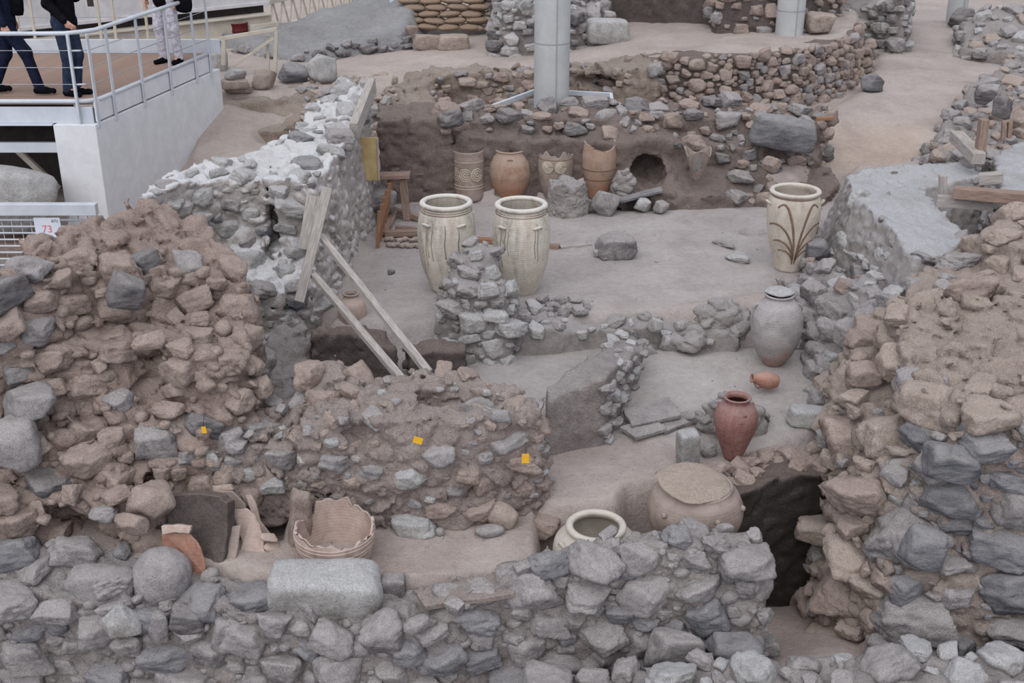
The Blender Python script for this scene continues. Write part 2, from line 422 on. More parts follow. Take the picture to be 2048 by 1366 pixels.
# ------------------------------------------------------------------ shapes
def ico(sub):
    bm = bmesh.new(); bmesh.ops.create_icosphere(bm, subdivisions=sub, radius=1.0)
    V = np.array([v.co[:] for v in bm.verts]); Fc = np.array([[v.index for v in f.verts] for f in bm.faces])
    bm.free(); return V, Fc
_ICO = {s: ico(s) for s in (2, 3, 4)}
def rock_arrays(seed, sub=3, edge=.8, rough=.06):
    """a broken stone: facets split from a ball, then worn and chipped"""
    r = np.random.RandomState(seed)
    Dv, Fc = _ICO[sub]
    n = r.normal(size=(9, 3)); n /= np.linalg.norm(n, axis=1, keepdims=True)
    n = np.vstack([n, [[.1, 0, 1], [0, .1, -1], [.15, -1, .1], [-.1, 1, 0], [1, .2, .1], [-1, -.1, .2]]])
    n = n + r.normal(scale=.16, size=n.shape); n /= np.linalg.norm(n, axis=1, keepdims=True)
    h = r.uniform(.6, .98, len(n)); h[-6:] = r.uniform(.62, .85, 6)
    dots = Dv @ n.T
    pw = 6 + 22 * edge
    rad = (np.where(dots > .02, dots / h, 0) ** pw).sum(1) ** (-1 / pw)
    rad = np.minimum(rad, 1.15) * edge + (1 - edge) * .85
    V = Dv * rad[:, None]
    off = seed * 3.7
    big = fbm(V + off, .8, 3); ridge = 1 - np.abs(fbm(V * np.array([1, 1, 1.8]) + off + 9, .42, 3)) * 2
    fine = fbm(V + off, .14, 3)
    V = V * (1 + rough * (1.3 * big + .7 * ridge + .6 * fine))[:, None]
    V = V / np.abs(V).max(0)          # half extents 1
    return V * .5, Fc
def rock_mesh(name, seed, sub=3, edge=.8, rough=.06):
    V, Fc = rock_arrays(seed, sub, edge, rough)
    me = bpy.data.meshes.new(name)
    me.from_pydata(V.tolist(), [], Fc.tolist()); me.polygons.foreach_set('use_smooth', np.ones(len(Fc), bool)); me.update()
    return me
POOL = [rock_mesh('stone_shape', 100 + i, 4, .97, .13) for i in range(26)]
POOL_ROUND = [rock_mesh('pebble_shape', 200 + i, 4, .6, .07) for i in range(10)]
POOL_HI = [rock_mesh('block_shape', 300 + i, 4, .98, .11) for i in range(12)]
for _m in POOL + POOL_ROUND + POOL_HI: _m.materials.append(None)
def put_mesh(name, me, mat, Mx, parent=None):
    o = bpy.data.objects.new(name, me)
    COL.objects.link(o)
    o.material_slots[0].link = 'OBJECT'; o.material_slots[0].material = mat
    o.matrix_world = Mx
    if parent: o.parent = parent
    return o
def basis(xv, yv, zv, loc, s):
    return Matrix(((xv[0] * s[0], yv[0] * s[1], zv[0] * s[2], loc[0]), (xv[1] * s[0], yv[1] * s[1], zv[1] * s[2], loc[1]),
                   (xv[2] * s[0], yv[2] * s[1], zv[2] * s[2], loc[2]), (0, 0, 0, 1)))
def lay_stones(parent, V, N, classes, mats, filt=None, seed=1, pack=.86, aspect=(1.2, 1.9), embed=.10, name='stone', limit=290, tilt=.18, pool=None, low=True):
    """press stones into a rough surface, big ones first, small ones in the gaps"""
    rnd = random.Random(seed)
    pool = pool or POOL
    ok = np.ones(len(V), bool)
    toc = np.array([0, 0, CAM_H]) - V; toc /= np.linalg.norm(toc, axis=1, keepdims=True)
    ok &= (N * toc).sum(1) > -.15
    ok &= N[:, 2] > -.75
    px, py = proj(V)
    ok &= (px > -160) & (px < 2210) & (py > -90) & (py < 1500)
    if filt is not None: ok &= filt(V, N, px, py)
    ids = np.flatnonzero(ok)
    if len(ids) == 0: return 0
    acc = np.zeros((0, 3)); sz = np.zeros(0); made = 0; extra = []
    for smin_, smax_, tries in classes:
        pick = np.random.RandomState(seed + int(smax_ * 1000)).choice(ids, size=min(tries, len(ids)), replace=False)
        for i in pick:
            s = rnd.uniform(smin_, smax_); p = V[i]; n = N[i]
            if len(acc):
                dv = acc - p
                vz = 1.0 if n[2] > .75 else 1.55
                dist = np.sqrt(dv[:, 0] ** 2 + dv[:, 1] ** 2 + (vz * dv[:, 2]) ** 2)
                if np.any(dist < .5 * (sz + s) * pack): continue
            acc = np.vstack([acc, p]); sz = np.append(sz, s)
            nv = Vector(n.tolist())
            if nv.z > .75:
                a = rnd.uniform(0, math.tau); xv = Vector((math.cos(a), math.sin(a), rnd.uniform(-.15, .15))).normalized()
                zv = (nv + Vector((rnd.uniform(-.2, .2), rnd.uniform(-.2, .2), 0))).normalized(); yv = zv.cross(xv).normalized(); xv = yv.cross(zv)
                sc = (s * rnd.uniform(1, 1.2), s * rnd.uniform(.75, 1), s * rnd.uniform(.45, .65)); off = sc[2] * (embed + .05)
            else:
                yv = Vector((nv.x, nv.y, nv.z * .4)).normalized()
                xv = Vector((0, 0, 1)).cross(yv).normalized() * (1 if rnd.random() < .5 else -1)
                xv = (xv + Vector((0, 0, rnd.uniform(-tilt, tilt)))).normalized()
                zv = xv.cross(yv).normalized(); yv = zv.cross(xv)
                w = s * rnd.uniform(1.0, 1.22); sc = (w, s * rnd.uniform(.7, 1.0), w / rnd.uniform(*aspect)); off = sc[1] * embed
            Mx = basis(xv, yv, zv, Vector(p.tolist()) + nv * off, sc)
            mat = mats[0][0]; r = rnd.random(); t = 0
            for mm, wgt in mats:
                t += wgt
                if r <= t: mat = mm; break
            if made < limit:
                put_mesh(name, rnd.choice(pool), M[mat], Mx, parent); made += 1
            else:
                extra.append(Mx)
    if extra:
        joined_rocks('small_stones', extra, M[mats[0][0]], parent)
    return made
def joined_rocks(name, mxs, mat, parent=None, seed=5):
    """countless small stones as one piece"""
    base = [rock_arrays(400 + i, 2, .8, .06) for i in range(6)]
    Vs, Fs, o = [], [], 0
    for k, Mx in enumerate(mxs):
        V, Fc = base[k % 6]; A = np.array(Mx)
        Vs.append(V @ A[:3, :3].T + A[:3, 3]); Fs.append(Fc + o); o += len(V)
    ob = fast_mesh(name, np.vstack(Vs), np.vstack(Fs), mat, parent, True)
    ob['kind'] = 'stuff'
    return ob
def rock(name, loc, size, mat, rot=(0, 0, 0), seed=0, pool=None, parent=None, label=None, cat='stone', group=None):
    pool = pool or POOL_HI
    from mathutils import Euler
    Mx = Matrix.Translation(loc) @ Euler(rot).to_matrix().to_4x4() @ Matrix.Diagonal((*size, 1))
    o = put_mesh(name, pool[seed % len(pool)], M[mat], Mx, parent)
    if not parent: tag(o, label, cat, group)
    return o
def own_rock(name, loc, size, mat, rot=(0, 0, 0), seed=0, edge=.95, rough=.06, sub=4, parent=None, label=None, cat='stone', boxy=0.0):
    """a stone with a shape of its own; boxy > 0 squares it towards a block"""
    from mathutils import Euler
    V, Fc = rock_arrays(seed, sub, edge, rough)
    if boxy:
        Dv = _ICO[sub][0]
        Bx = Dv / np.abs(Dv).max(1, keepdims=True) * .5
        nn = (np.abs(Dv) ** 12).sum(1) ** (1 / 12.); Bx = Dv / nn[:, None] * .5
        V = V * (1 - boxy) + Bx * (1 + .06 * fbm(Bx + seed, .35, 3)[:, None]) * boxy
    R = np.array(Euler(rot).to_matrix())
    V = (V * np.array(size)) @ R.T
    o = fast_mesh(name, V, Fc, M[mat], parent, True)
    o.location = loc
    if label: tag(o, label, cat)
    return o

def crag(name, loc, size, mat, label, seed, cat='boulder', bump=.05):
    """a jagged weathered boulder with hollows"""
    r = (size[0] / 2, size[1] / 2, size[2] / 2); rn = random.Random(seed); c = Vector(loc)
    adds = [(c, r, rn.uniform(0, 1))] + [(c + Vector((rn.uniform(-.5, .5) * r[0], rn.uniform(-.4, .4) * r[1], rn.uniform(-.4, .5) * r[2])), tuple(q * rn.uniform(.5, .75) for q in r), rn.uniform(0, 3)) for _ in range(4)]
    V, Q, N = rough_mass([], adds, [], dx=.018, bumps=((.22, bump), (.07, bump * .3)), fb=((.3, .1), (.1, .03)), k=.03, seed=seed * 1.7)
    o = fast_mesh(name, V - np.array(c[:]), Q, M[mat]); o.location = c
    return tag(o, label, cat)
def box_arrays(sx, sy, sz, bev=0.0):
    bm = bmesh.new(); bmesh.ops.create_cube(bm, size=1)
    for v in bm.verts: v.co = Vector((v.co.x * sx, v.co.y * sy, v.co.z * sz))
    if bev: bmesh.ops.bevel(bm, geom=bm.edges[:], offset=bev, segments=1, affect='EDGES', profile=.5)
    V = [v.co[:] for v in bm.verts]; bm.verts.index_update(); Fc = [[v.index for v in f.verts] for f in bm.faces]
    bm.free(); return V, Fc
def beam(name, a, b, w, h, mat, parent=None, up=(0, 0, 1), bev=.004, label=None, cat=None, group=None):
    """square timber or bar from a to b: w across, h along 'up'; its long axis is its own z"""
    a, b = Vector(a), Vector(b)
    zv = (b - a); L = zv.length; zv.normalize()
    u = Vector(up)
    if abs(zv.dot(u)) > .97: u = Vector((0, 1, 0))
    yv = (u - zv * u.dot(zv)).normalized(); xv = yv.cross(zv)
    V, Fc = box_arrays(w, h, L, min(bev, w * .2, h * .2))
    o = mesh_obj(name, V, Fc, M[mat] if isinstance(mat, str) else mat)
    Mx = Matrix((( xv.x, yv.x, zv.x, 0), (xv.y, yv.y, zv.y, 0), (xv.z, yv.z, zv.z, 0), (0, 0, 0, 1)))
    Mx = Matrix.Translation((a + b) / 2) @ Mx
    if parent:
        o.parent = parent
        o.matrix_parent_inverse = Matrix.Identity(4)
        o.matrix_local = Matrix.Translation(-Vector(parent.location)) @ Mx if parent.rotation_euler.z == 0 else parent.matrix_basis.inverted() @ Mx
    else:
        o.matrix_world = Mx
    if label: tag(o, label, cat, group)
    return o
def box(name, c, s, mat, parent=None, rz=0.0, bev=.005):
    V, Fc = box_arrays(*s, min(bev, min(s) * .25))
    o = mesh_obj(name, V, Fc, M[mat])
    o.location = Vector(c) - (Vector(parent.location) if parent else Vector((0, 0, 0)))
    o.rotation_euler = (0, 0, rz)
    if parent: o.parent = parent
    return o
def tube(name, pts, r, mat, parent=None, seg=10, closed=False):
    pts = [Vector(p) for p in pts]
    if parent: pts = [p - Vector(parent.location) for p in pts]
    V, Fc = [], []
    n = len(pts)
    up0 = Vector((0, 0, 1))
    for i, p in enumerate(pts):
        t = (pts[min(i + 1, n - 1)] - pts[max(i - 1, 0)]).normalized()
        u = up0 if abs(t.dot(up0)) < .95 else Vector((1, 0, 0))
        a = t.cross(u).normalized(); b = a.cross(t)
        rr = r[i] if isinstance(r, (list, tuple)) else r
        for k in range(seg):
            an = math.tau * k / seg
            V.append(p + (a * math.cos(an) + b * math.sin(an)) * rr)
    for i in range(n - 1):
        for k in range(seg):
            Fc.append((i * seg + k, i * seg + (k + 1) % seg, (i + 1) * seg + (k + 1) % seg, (i + 1) * seg + k))
    Fc.append(tuple(range(seg))[::-1]); Fc.append(tuple((n - 1) * seg + k for k in range(seg)))
    return mesh_obj(name, V, Fc, M[mat], parent, True)
def slab(name, pts, thick, mat, parent=None, seed=0, wob=.0, bev=.006):
    """flat irregular piece: outline in 3-D (roughly planar), given thickness along its normal"""
    pts = [Vector(p) for p in pts]
    c = sum(pts, Vector()) / len(pts)
    n = Vector()
    for i in range(len(pts)): n += (pts[i] - c).cross(pts[(i + 1) % len(pts)] - c)
    n.normalize()
    if n.z < 0: n = -n
    rnd = random.Random(seed)
    bm = bmesh.new()
    dense = []
    for i in range(len(pts)):
        a, b = pts[i], pts[(i + 1) % len(pts)]
        k = 3 if wob else 1
        for j in range(k):
            q = a.lerp(b, j / k)
            if j: q = q + (c - q).normalized() * rnd.uniform(-wob, wob)
            dense.append(q)
    vs = [bm.verts.new(q - c) for q in dense]
    f = bm.faces.new(vs)
    r = bmesh.ops.extrude_face_region(bm, geom=[f])
    for v in r['geom']:
        if isinstance(v, bmesh.types.BMVert): v.co -= n * thick
    bmesh.ops.recalc_face_normals(bm, faces=bm.faces)
    bmesh.ops.bevel(bm, geom=[e for e in bm.edges], offset=min(bev, thick * .25), segments=1, affect='EDGES')
    me = bpy.data.meshes.new(name); bm.to_mesh(me); bm.free()
    me.materials.append(M[mat] if isinstance(mat, str) else mat)
    o = bpy.data.objects.new(name, me); COL.objects.link(o)
    o.location = c - (Vector(parent.location) if parent else Vector((0, 0, 0)))
    if parent: o.parent = parent
    return o

# ------------------------------------------------------------------ pottery
def lathe(name, prof, mat, parent=None, seg=72, cut=None, wall=.022, wob=.006, seed=0, arc=None):
    """thrown pot: outer profile [(r, z)] from foot to lip, hollow inside; cut(angle) = height of a broken edge"""
    fine = []
    for (r0, z0), (r1, z1) in zip(prof[:-1], prof[1:]):
        k = max(2, int(math.hypot(r1 - r0, z1 - z0) / .018))
        fine += [(r0 + (r1 - r0) * j / k, z0 + (z1 - z0) * j / k) for j in range(k)]
    fine.append(prof[-1])
    # smooth the profile a little
    R = np.array([f[0] for f in fine]); Z = np.array([f[1] for f in fine])
    for _ in range(3):
        R[1:-1] = .25 * R[:-2] + .5 * R[1:-1] + .25 * R[2:]
    inner = [(max(.02, r - wall), max(z, prof[0][1] + wall)) for r, z in zip(R[::-1], Z[::-1])]
    loop = list(zip(R, Z)) + inner
    full = arc is None
    a0, a1 = (0, math.tau) if full else arc
    V, Fc = [], []
    ns = seg if full else seg + 1
    ph = seed * 1.3
    for s in range(ns):
        an = a0 + (a1 - a0) * s / seg
        zc = cut(an) if cut else 1e9
        for r, z in loop:
            zz = min(z, zc)
            if z > zc:   # keep the wall's radius at the broken edge
                j = int(np.argmin(np.abs(Z - zc))); r = R[j] - (wall if r < R[j] - wall * .5 or (r, z) in inner else 0)
            rr = r * (1 + wob * math.sin(2 * an + ph) + wob * .6 * math.sin(3 * an + 2 * ph + z * 3))
            V.append((rr * math.cos(an), rr * math.sin(an), zz))
    L = len(loop)
    for s in range(seg):
        a = s * L; b = ((s + 1) % ns) * L if full else (s + 1) * L
        for k in range(L - 1):
            Fc.append((a + k, b + k, b + k + 1, a + k + 1))
    if full:
        V.append((0, 0, prof[0][1])); cbot = len(V) - 1
        V.append((0, 0, prof[0][1] + wall)); ctop = len(V) - 1
        for s in range(seg):
            a = s * L; b = ((s + 1) % ns) * L
            Fc.append((b, a, cbot)); Fc.append((a + L - 1, b + L - 1, ctop))
    else:
        Fc.append(tuple(range(L))); Fc.append(tuple(range(seg * L, seg * L + L))[::-1])
    return mesh_obj(name, V, Fc, mat if not isinstance(mat, str) else M[mat], parent, True)
def prof_r(prof, z):
    for (r0, z0), (r1, z1) in zip(prof[:-1], prof[1:]):
        if z0 <= z <= z1 and z1 > z0: return r0 + (r1 - r0) * (z - z0) / (z1 - z0)
    return prof[-1][0]
def paint_line(name, prof, path, width, mat, parent, lift=.003):
    """a brushed line lying on a pot's skin: path of (angle, z)"""
    P = [Vector((math.cos(a) * (prof_r(prof, z) + lift), math.sin(a) * (prof_r(prof, z) + lift), z)) for a, z in path]
    V, Fc = [], []
    n = len(P)
    for i, p in enumerate(P):
        t = (P[min(i + 1, n - 1)] - P[max(i - 1, 0)]).normalized()
        nn = Vector((p.x, p.y, 0)).normalized(); sd = t.cross(nn).normalized()
        w = width * (.55 + .45 * math.sin(math.pi * (i + .5) / n))
        V += [p + sd * w, p - sd * w, p - sd * w - nn * (lift + .006), p + sd * w - nn * (lift + .006)]
    for i in range(n - 1):
        for k in range(4):
            Fc.append((i * 4 + k, i * 4 + (k + 1) % 4, i * 4 + 4 + (k + 1) % 4, i * 4 + 4 + k))
    Fc.append((0, 3, 2, 1)); Fc.append(tuple(4 * n - 4 + k for k in range(4)))
    return mesh_obj(name, V, Fc, M[mat], parent, True)
def handle(name, prof, ang, z, span, out, r, mat, parent, vertical=False):
    pts = []
    for k in range(9):
        t = k / 8; bulge = math.sin(math.pi * t)
        if vertical: a, zz = ang, z - span / 2 + span * t
        else: a, zz = ang - span / 2 + span * t, z + .03 * bulge
        rr = prof_r(prof, zz) - .012 + out * bulge
        pts.append(Vector((rr * math.cos(a), rr * math.sin(a), zz)))
    o = tube(name, [p + Vector(parent.location) for p in pts], r, mat, parent, 8)
    return o

# ------------------------------------------------------------------ the ground: one relief of floors, paths, terraces and pits
def O(*pts):
    """outline given as picture points with their real height -> world (x, y, ztop)"""
    return [tuple(G(*p)) for p in pts]
REG = [  # outline, softness, tint
    (O((380, 196, 1.0), (560, 192, 1.0), (640, 182, 1.05), (740, 168, 1.05), (800, 163, 1.05), (880, 143, 1.1), (1000, 132, 1.2), (1240, 126, 1.35),
       (1300, 110, 1.5), (1480, 110, 1.5), (1600, 100, 1.5), (1690, 78, 1.5), (1718, 60, 1.5), (1740, -40, 1.5), (1200, -75, 1.5), (600, -60, 1.2), (100, -40, 1.1), (100, 150, 1.0)), .14, (1.04, .99, .95)),
    (O((1640, 225, .68), (1700, 190, .72), (1750, 140, .75), (1755, 100, .8), (1800, 50, .9), (1800, -40, 1.1), (2200, -60, 1.1), (2250, 100, .9), (1960, 160, .7), (1900, 240, .55), (1880, 320, .35), (1700, 350, .15), (1640, 345, .2), (1650, 300, .35)), .12, (1.04, 1.0, .97)),
    (O((1600, 262, .45), (1850, 250, .5), (1880, 330, .3), (1690, 350, .18), (1640, 345, .2)), .35, (1.06, .96, .86)),
    (O((1640, 330, .2), (1700, 345, .15), (1690, 420, .05), (1600, 470, .0), (1600, 400, .05)), .2, (.96, .9, .86)),
    (O((380, 345, .48), (560, 300, .52), (640, 255, .66), (655, 200, .95), (380, 203, .95)), .1, (.98, .93, .88)),
    ([(-1.2, 17.1, .35), (-1.15, 18.6, .35), (-.6, 19.2, .4), (0.3, 19.1, .45), (1.2, 18.9, .5), (1.65, 18.5, .45), (1.7, 17.1, .4)], .15, (.82, .76, .72)),
    (O((700, 600, 0), (745, 425, 0), (760, 400, 0), (1240, 392, 0), (1500, 395, .02), (1680, 400, .05), (1660, 545, 0), (1560, 585, 0), (1300, 625, 0), (1060, 640, 0), (880, 660, 0), (640, 640, -.02)), .12, (.97, .97, .99)),
    (O((560, 720, -.25), (900, 685, -.25), (1040, 690, -.25), (1270, 690, -.22), (1230, 770, -.25), (1100, 830, -.28), (1000, 860, -.3), (600, 820, -.3)), .08, (.96, .97, .99)),
    (O((1225, 715, -.22), (1300, 690, -.2), (1500, 690, -.22), (1680, 690, -.22), (1680, 800, -.26), (1640, 860, -.32), (1500, 900, -.35), (1300, 900, -.36), (1200, 900, -.38)), .08, (1.0, 1.01, 1.02)),
    (O((1090, 885, -.4), (1350, 880, -.38), (1470, 905, -.36), (1640, 915, -.36), (1640, 955, -.38), (1480, 985, -.4), (1430, 1060, -.42), (1100, 1060, -.42)), .06, (1.02, .98, .95)),
    (O((60, 1130, -.45), (420, 1000, -.45), (600, 985, -.48), (1080, 1030, -.5), (1100, 1090, -.5), (1060, 1130, -.52), (960, 1160, -.57), (700, 1175, -.6), (400, 1130, -.5), (60, 1120, -.45)), .05, (1.04, .98, .94)),
    (O((322, 1110, -.75), (470, 1120, -.75), (560, 1120, -.75), (575, 1050, -.75), (480, 960, -.72), (345, 990, -.75)), .05, (1.0, .94, .9)),
    ([(.22, 8.1, -1.0), (.25, 8.75, -1.0), (.9, 8.8, -1.0), (1.0, 9.05, -1.0), (1.95, 9.05, -1.0), (2.0, 8.1, -1.0)], .05, (1.0, .94, .9)),
    (O((1480, 1180, -1.75), (1660, 1190, -1.75), (1780, 1290, -1.3), (1700, 1330, -1.2), (1420, 1330, -1.2), (1480, 1250, -1.5)), .18, (1.04, .96, .92)),
]
gx = np.concatenate([np.arange(-13, -4.6, .12), np.arange(-4.6, 5.2, .045), np.arange(5.2, 15, .12)])
gy = np.concatenate([np.arange(6.0, 16.6, .045), np.arange(16.6, 36, .09)])
GX, GY = np.meshgrid(gx, gy, indexing='ij')
P2 = np.stack([GX.ravel(), GY.ravel(), np.zeros(GX.size)], 1)
wx = .07 * fbm(P2, .5, 2).reshape(GX.shape); wy = .07 * fbm(P2 + 40, .5, 2).reshape(GX.shape)
GZ = np.interp(GY, [8.0, 8.03, 11.8, 12.2, 14.0, 17.0, 18.0], [-1.35, -.45, -.45, .05, .1, .45, .6])
GT = np.ones(GX.shape + (3,)) * np.array([1.0, .95, .91])
for outl, soft, tint in REG:
    sd = poly_sd(GX + wx, GY + wy, outl)
    w = np.clip(.5 - sd / (2 * soft), 0, 1); w = w * w * (3 - 2 * w)
    GZ = GZ * (1 - w) + idw(GX, GY, outl, 2.5) * w
    wt = np.clip(.5 - sd / .6, 0, 1)[..., None]
    GT = GT * (1 - wt) + np.array(tint) * wt
def dip(px, py, z, r, depth):
    global GZ
    c = G(px, py, z); q = ((GX - c.x) ** 2 + (GY - c.y) ** 2) / (r * r)
    GZ = GZ - depth * np.exp(-q ** 2 * 1.5)
dip(1503, 464, 0, .15, .16)
dip(1375, 520, 0, .32, .02)
dip(560, 265, .62, .4, .3)
_c = D(1293, 342, 16.45); GZ = GZ - .45 * np.exp(-(((GX - _c.x) / .45) ** 4 + ((GY - _c.y) / .5) ** 4))
GZ = GZ + (.022 * fbm(P2, .7, 3) + .009 * fbm(P2, .12, 2) + .05 * fbm(P2, 2.2, 2) * (P2[:, 1] > 16)).reshape(GX.shape)
nx, ny = GX.shape
ii = np.arange(nx * ny).reshape(nx, ny)
GQ = np.stack([ii[:-1, :-1].ravel(), ii[1:, :-1].ravel(), ii[1:, 1:].ravel(), ii[:-1, 1:].ravel()], 1)
GV = np.stack([GX.ravel(), GY.ravel(), GZ.ravel()], 1)
ground = fast_mesh('ground', GV, GQ, M['ground'], None, True)
att = ground.data.color_attributes.new('tint', 'FLOAT_COLOR', 'POINT')
att.data.foreach_set('color', np.concatenate([GT.reshape(-1, 3), np.ones((nx * ny, 1))], 1).astype(np.float32).ravel())
tag(ground, 'dusty earth floors, paths and terraces of the excavation', 'ground', kind='structure')
def ground_z(x, y):
    i = min(max(np.searchsorted(gx, x), 1), nx - 1); j = min(max(np.searchsorted(gy, y), 1), ny - 1)
    return float(GZ[i - 1:i + 1, j - 1:j + 1].mean())
def on_ground(px, py, z=0.0):
    p = G(px, py, z)
    for _ in range(4):
        p = G(px, py, ground_z(p.x, p.y))
    return p

# ------------------------------------------------------------------ ruined walls
def wall(name, label, prisms, mat, classes=None, mats=None, filt=None, seed=1, adds=(), carves=(), stones=True, **kw):
    lay = {k: kw.pop(k) for k in ('pack', 'aspect', 'embed', 'limit', 'tilt', 'pool') if k in kw}
    V, Q, N = rough_mass(prisms, adds, carves, seed=seed * 3.3, **kw)
    o = fast_mesh(name, V, Q, M[mat])
    tag(o, label, 'wall', kind='structure')
    if classes: lay_stones(o, V, N, classes, mats, filt, seed, **lay)
    return o, V, N

# left front ruin, collapsed in steps
wall_left, VA, NA = wall('wall_left', 'collapsed rubble wall with pinkish dust, in the left foreground', [
    (O((-260, 640, 1.45), (0, 585, 1.45), (150, 552, 1.42), (300, 540, 1.36), (410, 545, 1.22), (478, 600, 1.0), (482, 560, 1.1), (455, 480, 1.35), (400, 432, 1.48), (260, 410, 1.6), (180, 437, 1.6), (60, 500, 1.55), (0, 545, 1.5), (-260, 600, 1.5)), -.6, .12),
    (O((-260, 740, .9), (0, 722, .85), (200, 720, .85), (250, 690, .95), (330, 690, .95), (430, 715, .85), (486, 705, .8), (492, 620, .9), (400, 560, 1.0), (0, 560, 1.0), (-260, 600, 1.0)), -.6, .1),
    (O((-260, 900, .3), (0, 890, .3), (210, 885, .3), (250, 850, .35), (330, 850, .35), (405, 872, .28), (440, 850, .28), (480, 790, .4), (400, 640, .6), (0, 640, .6), (-260, 640, .6)), -.6, .1),
    (O((-260, 1010, -.05), (0, 1010, -.05), (150, 990, 0), (290, 985, 0), (325, 985, -.1), (340, 940, -.05), (400, 880, 0), (420, 800, 0), (0, 800, 0), (-260, 800, 0)), -.6, .1),
], 'mortar_pink', [(.3, .42, 500), (.2, .3, 1500), (.12, .18, 2500), (.07, .1, 1200)], [('rock_pink', .8), ('rock_grey', .15), ('rock_dark', .05)],
    lambda V, N, px, py: ((N[:, 2] < .8) | (vnoise(V, .5) > .3)) & ((py > 520) | (vnoise(V, .35) > .55)) & ~((px > 245) & (px < 325) & (py > 695) & (py < 815)), 11,
    carves=[(D(284, 752, 8.85), (.2, .5, .33)), (D(160, 1075, 8.15), (.36, .5, .26)), (D(300, 960, 8.6), (.12, .3, .12)), (D(60, 830, 8.5), (.2, .2, .1))],
    bumps=((.26, .1), (.1, .035), (.05, .014)), k=.16, pack=.95, embed=-.06, dx=.027)

# upper left ruin beside the big room
wall_left_rear, VB, NB = wall('wall_left_rear', 'tall grey rubble wall with whitened top along the left of the big room', [
    (O((282, 402, 1.4), (350, 372, 1.4), (440, 355, 1.38), (540, 360, 1.35), (625, 370, 1.32), (650, 345, 1.38), (674, 305, 1.42), (700, 258, 1.5), (728, 200, 1.62), (736, 165, 1.75), (690, 160, 1.75), (650, 200, 1.55), (590, 262, 1.45), (500, 300, 1.45), (340, 338, 1.45), (300, 368, 1.42)), -.5, .05),
    (O((440, 560, .45), (560, 585, .35), (615, 565, .4), (650, 480, .7), (620, 400, 1.0), (450, 400, 1.0)), -.5, .05),
], 'plaster_white', [(.28, .42, 120), (.18, .28, 500), (.1, .16, 900)], [('rock_grey', .22), ('rock_pale', .73), ('rock_blue', .05)],
    lambda V, N, px, py: ((px < 600) & (N[:, 2] < .8)) | ((N[:, 2] > .6) & (vnoise(V, .4) > .2)) | ((px > 640) & (py < 240)), 12,
    carves=[(D(545, 445, 12.5), (.07, .4, .42)), (D(560, 600, 12.0), (.3, .2, .06))],
    bumps=((.22, .045), (.08, .02), (.045, .008)), k=.08, pack=1.0, embed=-.14, dx=.028)

# plastered ledge running down from it
wall_ledge, _, _ = wall('wall_ledge', 'low plastered ledge sloping down below the leaning planks', [
    (O((492, 668, .1), (550, 660, .12), (602, 655, .12), (618, 690, .02), (606, 750, -.16), (565, 805, -.26), (520, 800, -.2), (497, 730, -.02)), -.5, .06)],
    'mortar_grey', [(.1, .18, 40)], [('rock_grey', 1.)], lambda V, N, px, py: (px < 530), 13, bumps=((.2, .05), (.08, .02)), fb=((.4, .06), (.1, .02)), embed=-.1)

# cross wall in the middle, with the yellow tags
wall_center, VC, NC = wall('wall_center', 'thick rubble and mud wall across the middle carrying two yellow tags', [
    (O((596, 850, .42), (700, 842, .46), (850, 840, .47), (1000, 832, .47), (1078, 818, .47), (1086, 795, .45), (1000, 768, .45), (880, 752, .48), (760, 755, .45), (660, 738, .5), (612, 772, .46)), -.65, .04),
    (O((425, 915, .05), (520, 895, .12), (600, 880, .2), (640, 800, .3), (520, 800, .22), (468, 822, .18)), -.6, .12),
    (O((620, 1000, -.25), (800, 1010, -.3), (830, 1040, -.42), (690, 1030, -.42), (610, 1020, -.38)), -.65, .1),
], 'mortar_mid', [(.24, .36, 160), (.14, .22, 420), (.07, .12, 900)], [('rock_pink', .45), ('rock_grey', .45), ('rock_pale', .1)],
    lambda V, N, px, py: (N[:, 2] < .85) & (vnoise(V, .45, 2.2) > -.25), 14,
    carves=[(G(900, 800, .45), (.42, .16, .16)), (D(955, 1000, 8.55), (.34, .16, .07)), (D(475, 835, 9.2), (.11, .3, .1)), (D(715, 870, 8.62), (.12, .14, .13)), (D(650, 1000, 8.6), (.2, .1, .04))],
    bumps=((.24, .065), (.09, .035), (.05, .014)), k=.07, pack=1.05, embed=-.2, dx=.024)

# low dark wall behind it
wall_low_dark, _, _ = wall('wall_low', 'low dark mud-brick wall under the leaning struts', [
    (O((618, 655, .2), (700, 650, .2), (770, 655, .18), (800, 690, .1), (806, 700, 0), (790, 705, .05), (700, 668, .18), (620, 672, .18)), -.4, .02),
    (O((812, 690, .02), (870, 680, .05), (928, 685, .0), (928, 705, .0), (820, 712, .0)), -.4, .02)],
    'mortar_dark', None, None, None, 15, bumps=((.16, .03),), fb=((.3, .03), (.08, .012)))

# rubble stub in the middle of the big room
wall_stub, VP, NP = wall('wall_stub', 'upright stub of rubble masonry in front of the two cream pithoi', [
    (O((905, 505, .72), (950, 482, .86), (985, 492, .8), (1010, 560, .5), (1000, 590, .45), (930, 580, .5), (895, 560, .55)), -.35, .16),
    (O((905, 640, .05), (1020, 640, .05), (1040, 610, .1), (1010, 570, .3), (900, 580, .3)), -.35, .1)],
    'plaster_grey', [(.22, .32, 300), (.13, .2, 800), (.07, .1, 500)], [('rock_grey', .5), ('rock_pale', .44), ('rock_blue', .06)],
    None, 16, bumps=((.2, .05), (.07, .02)), k=.05, pack=.92, embed=-.05)

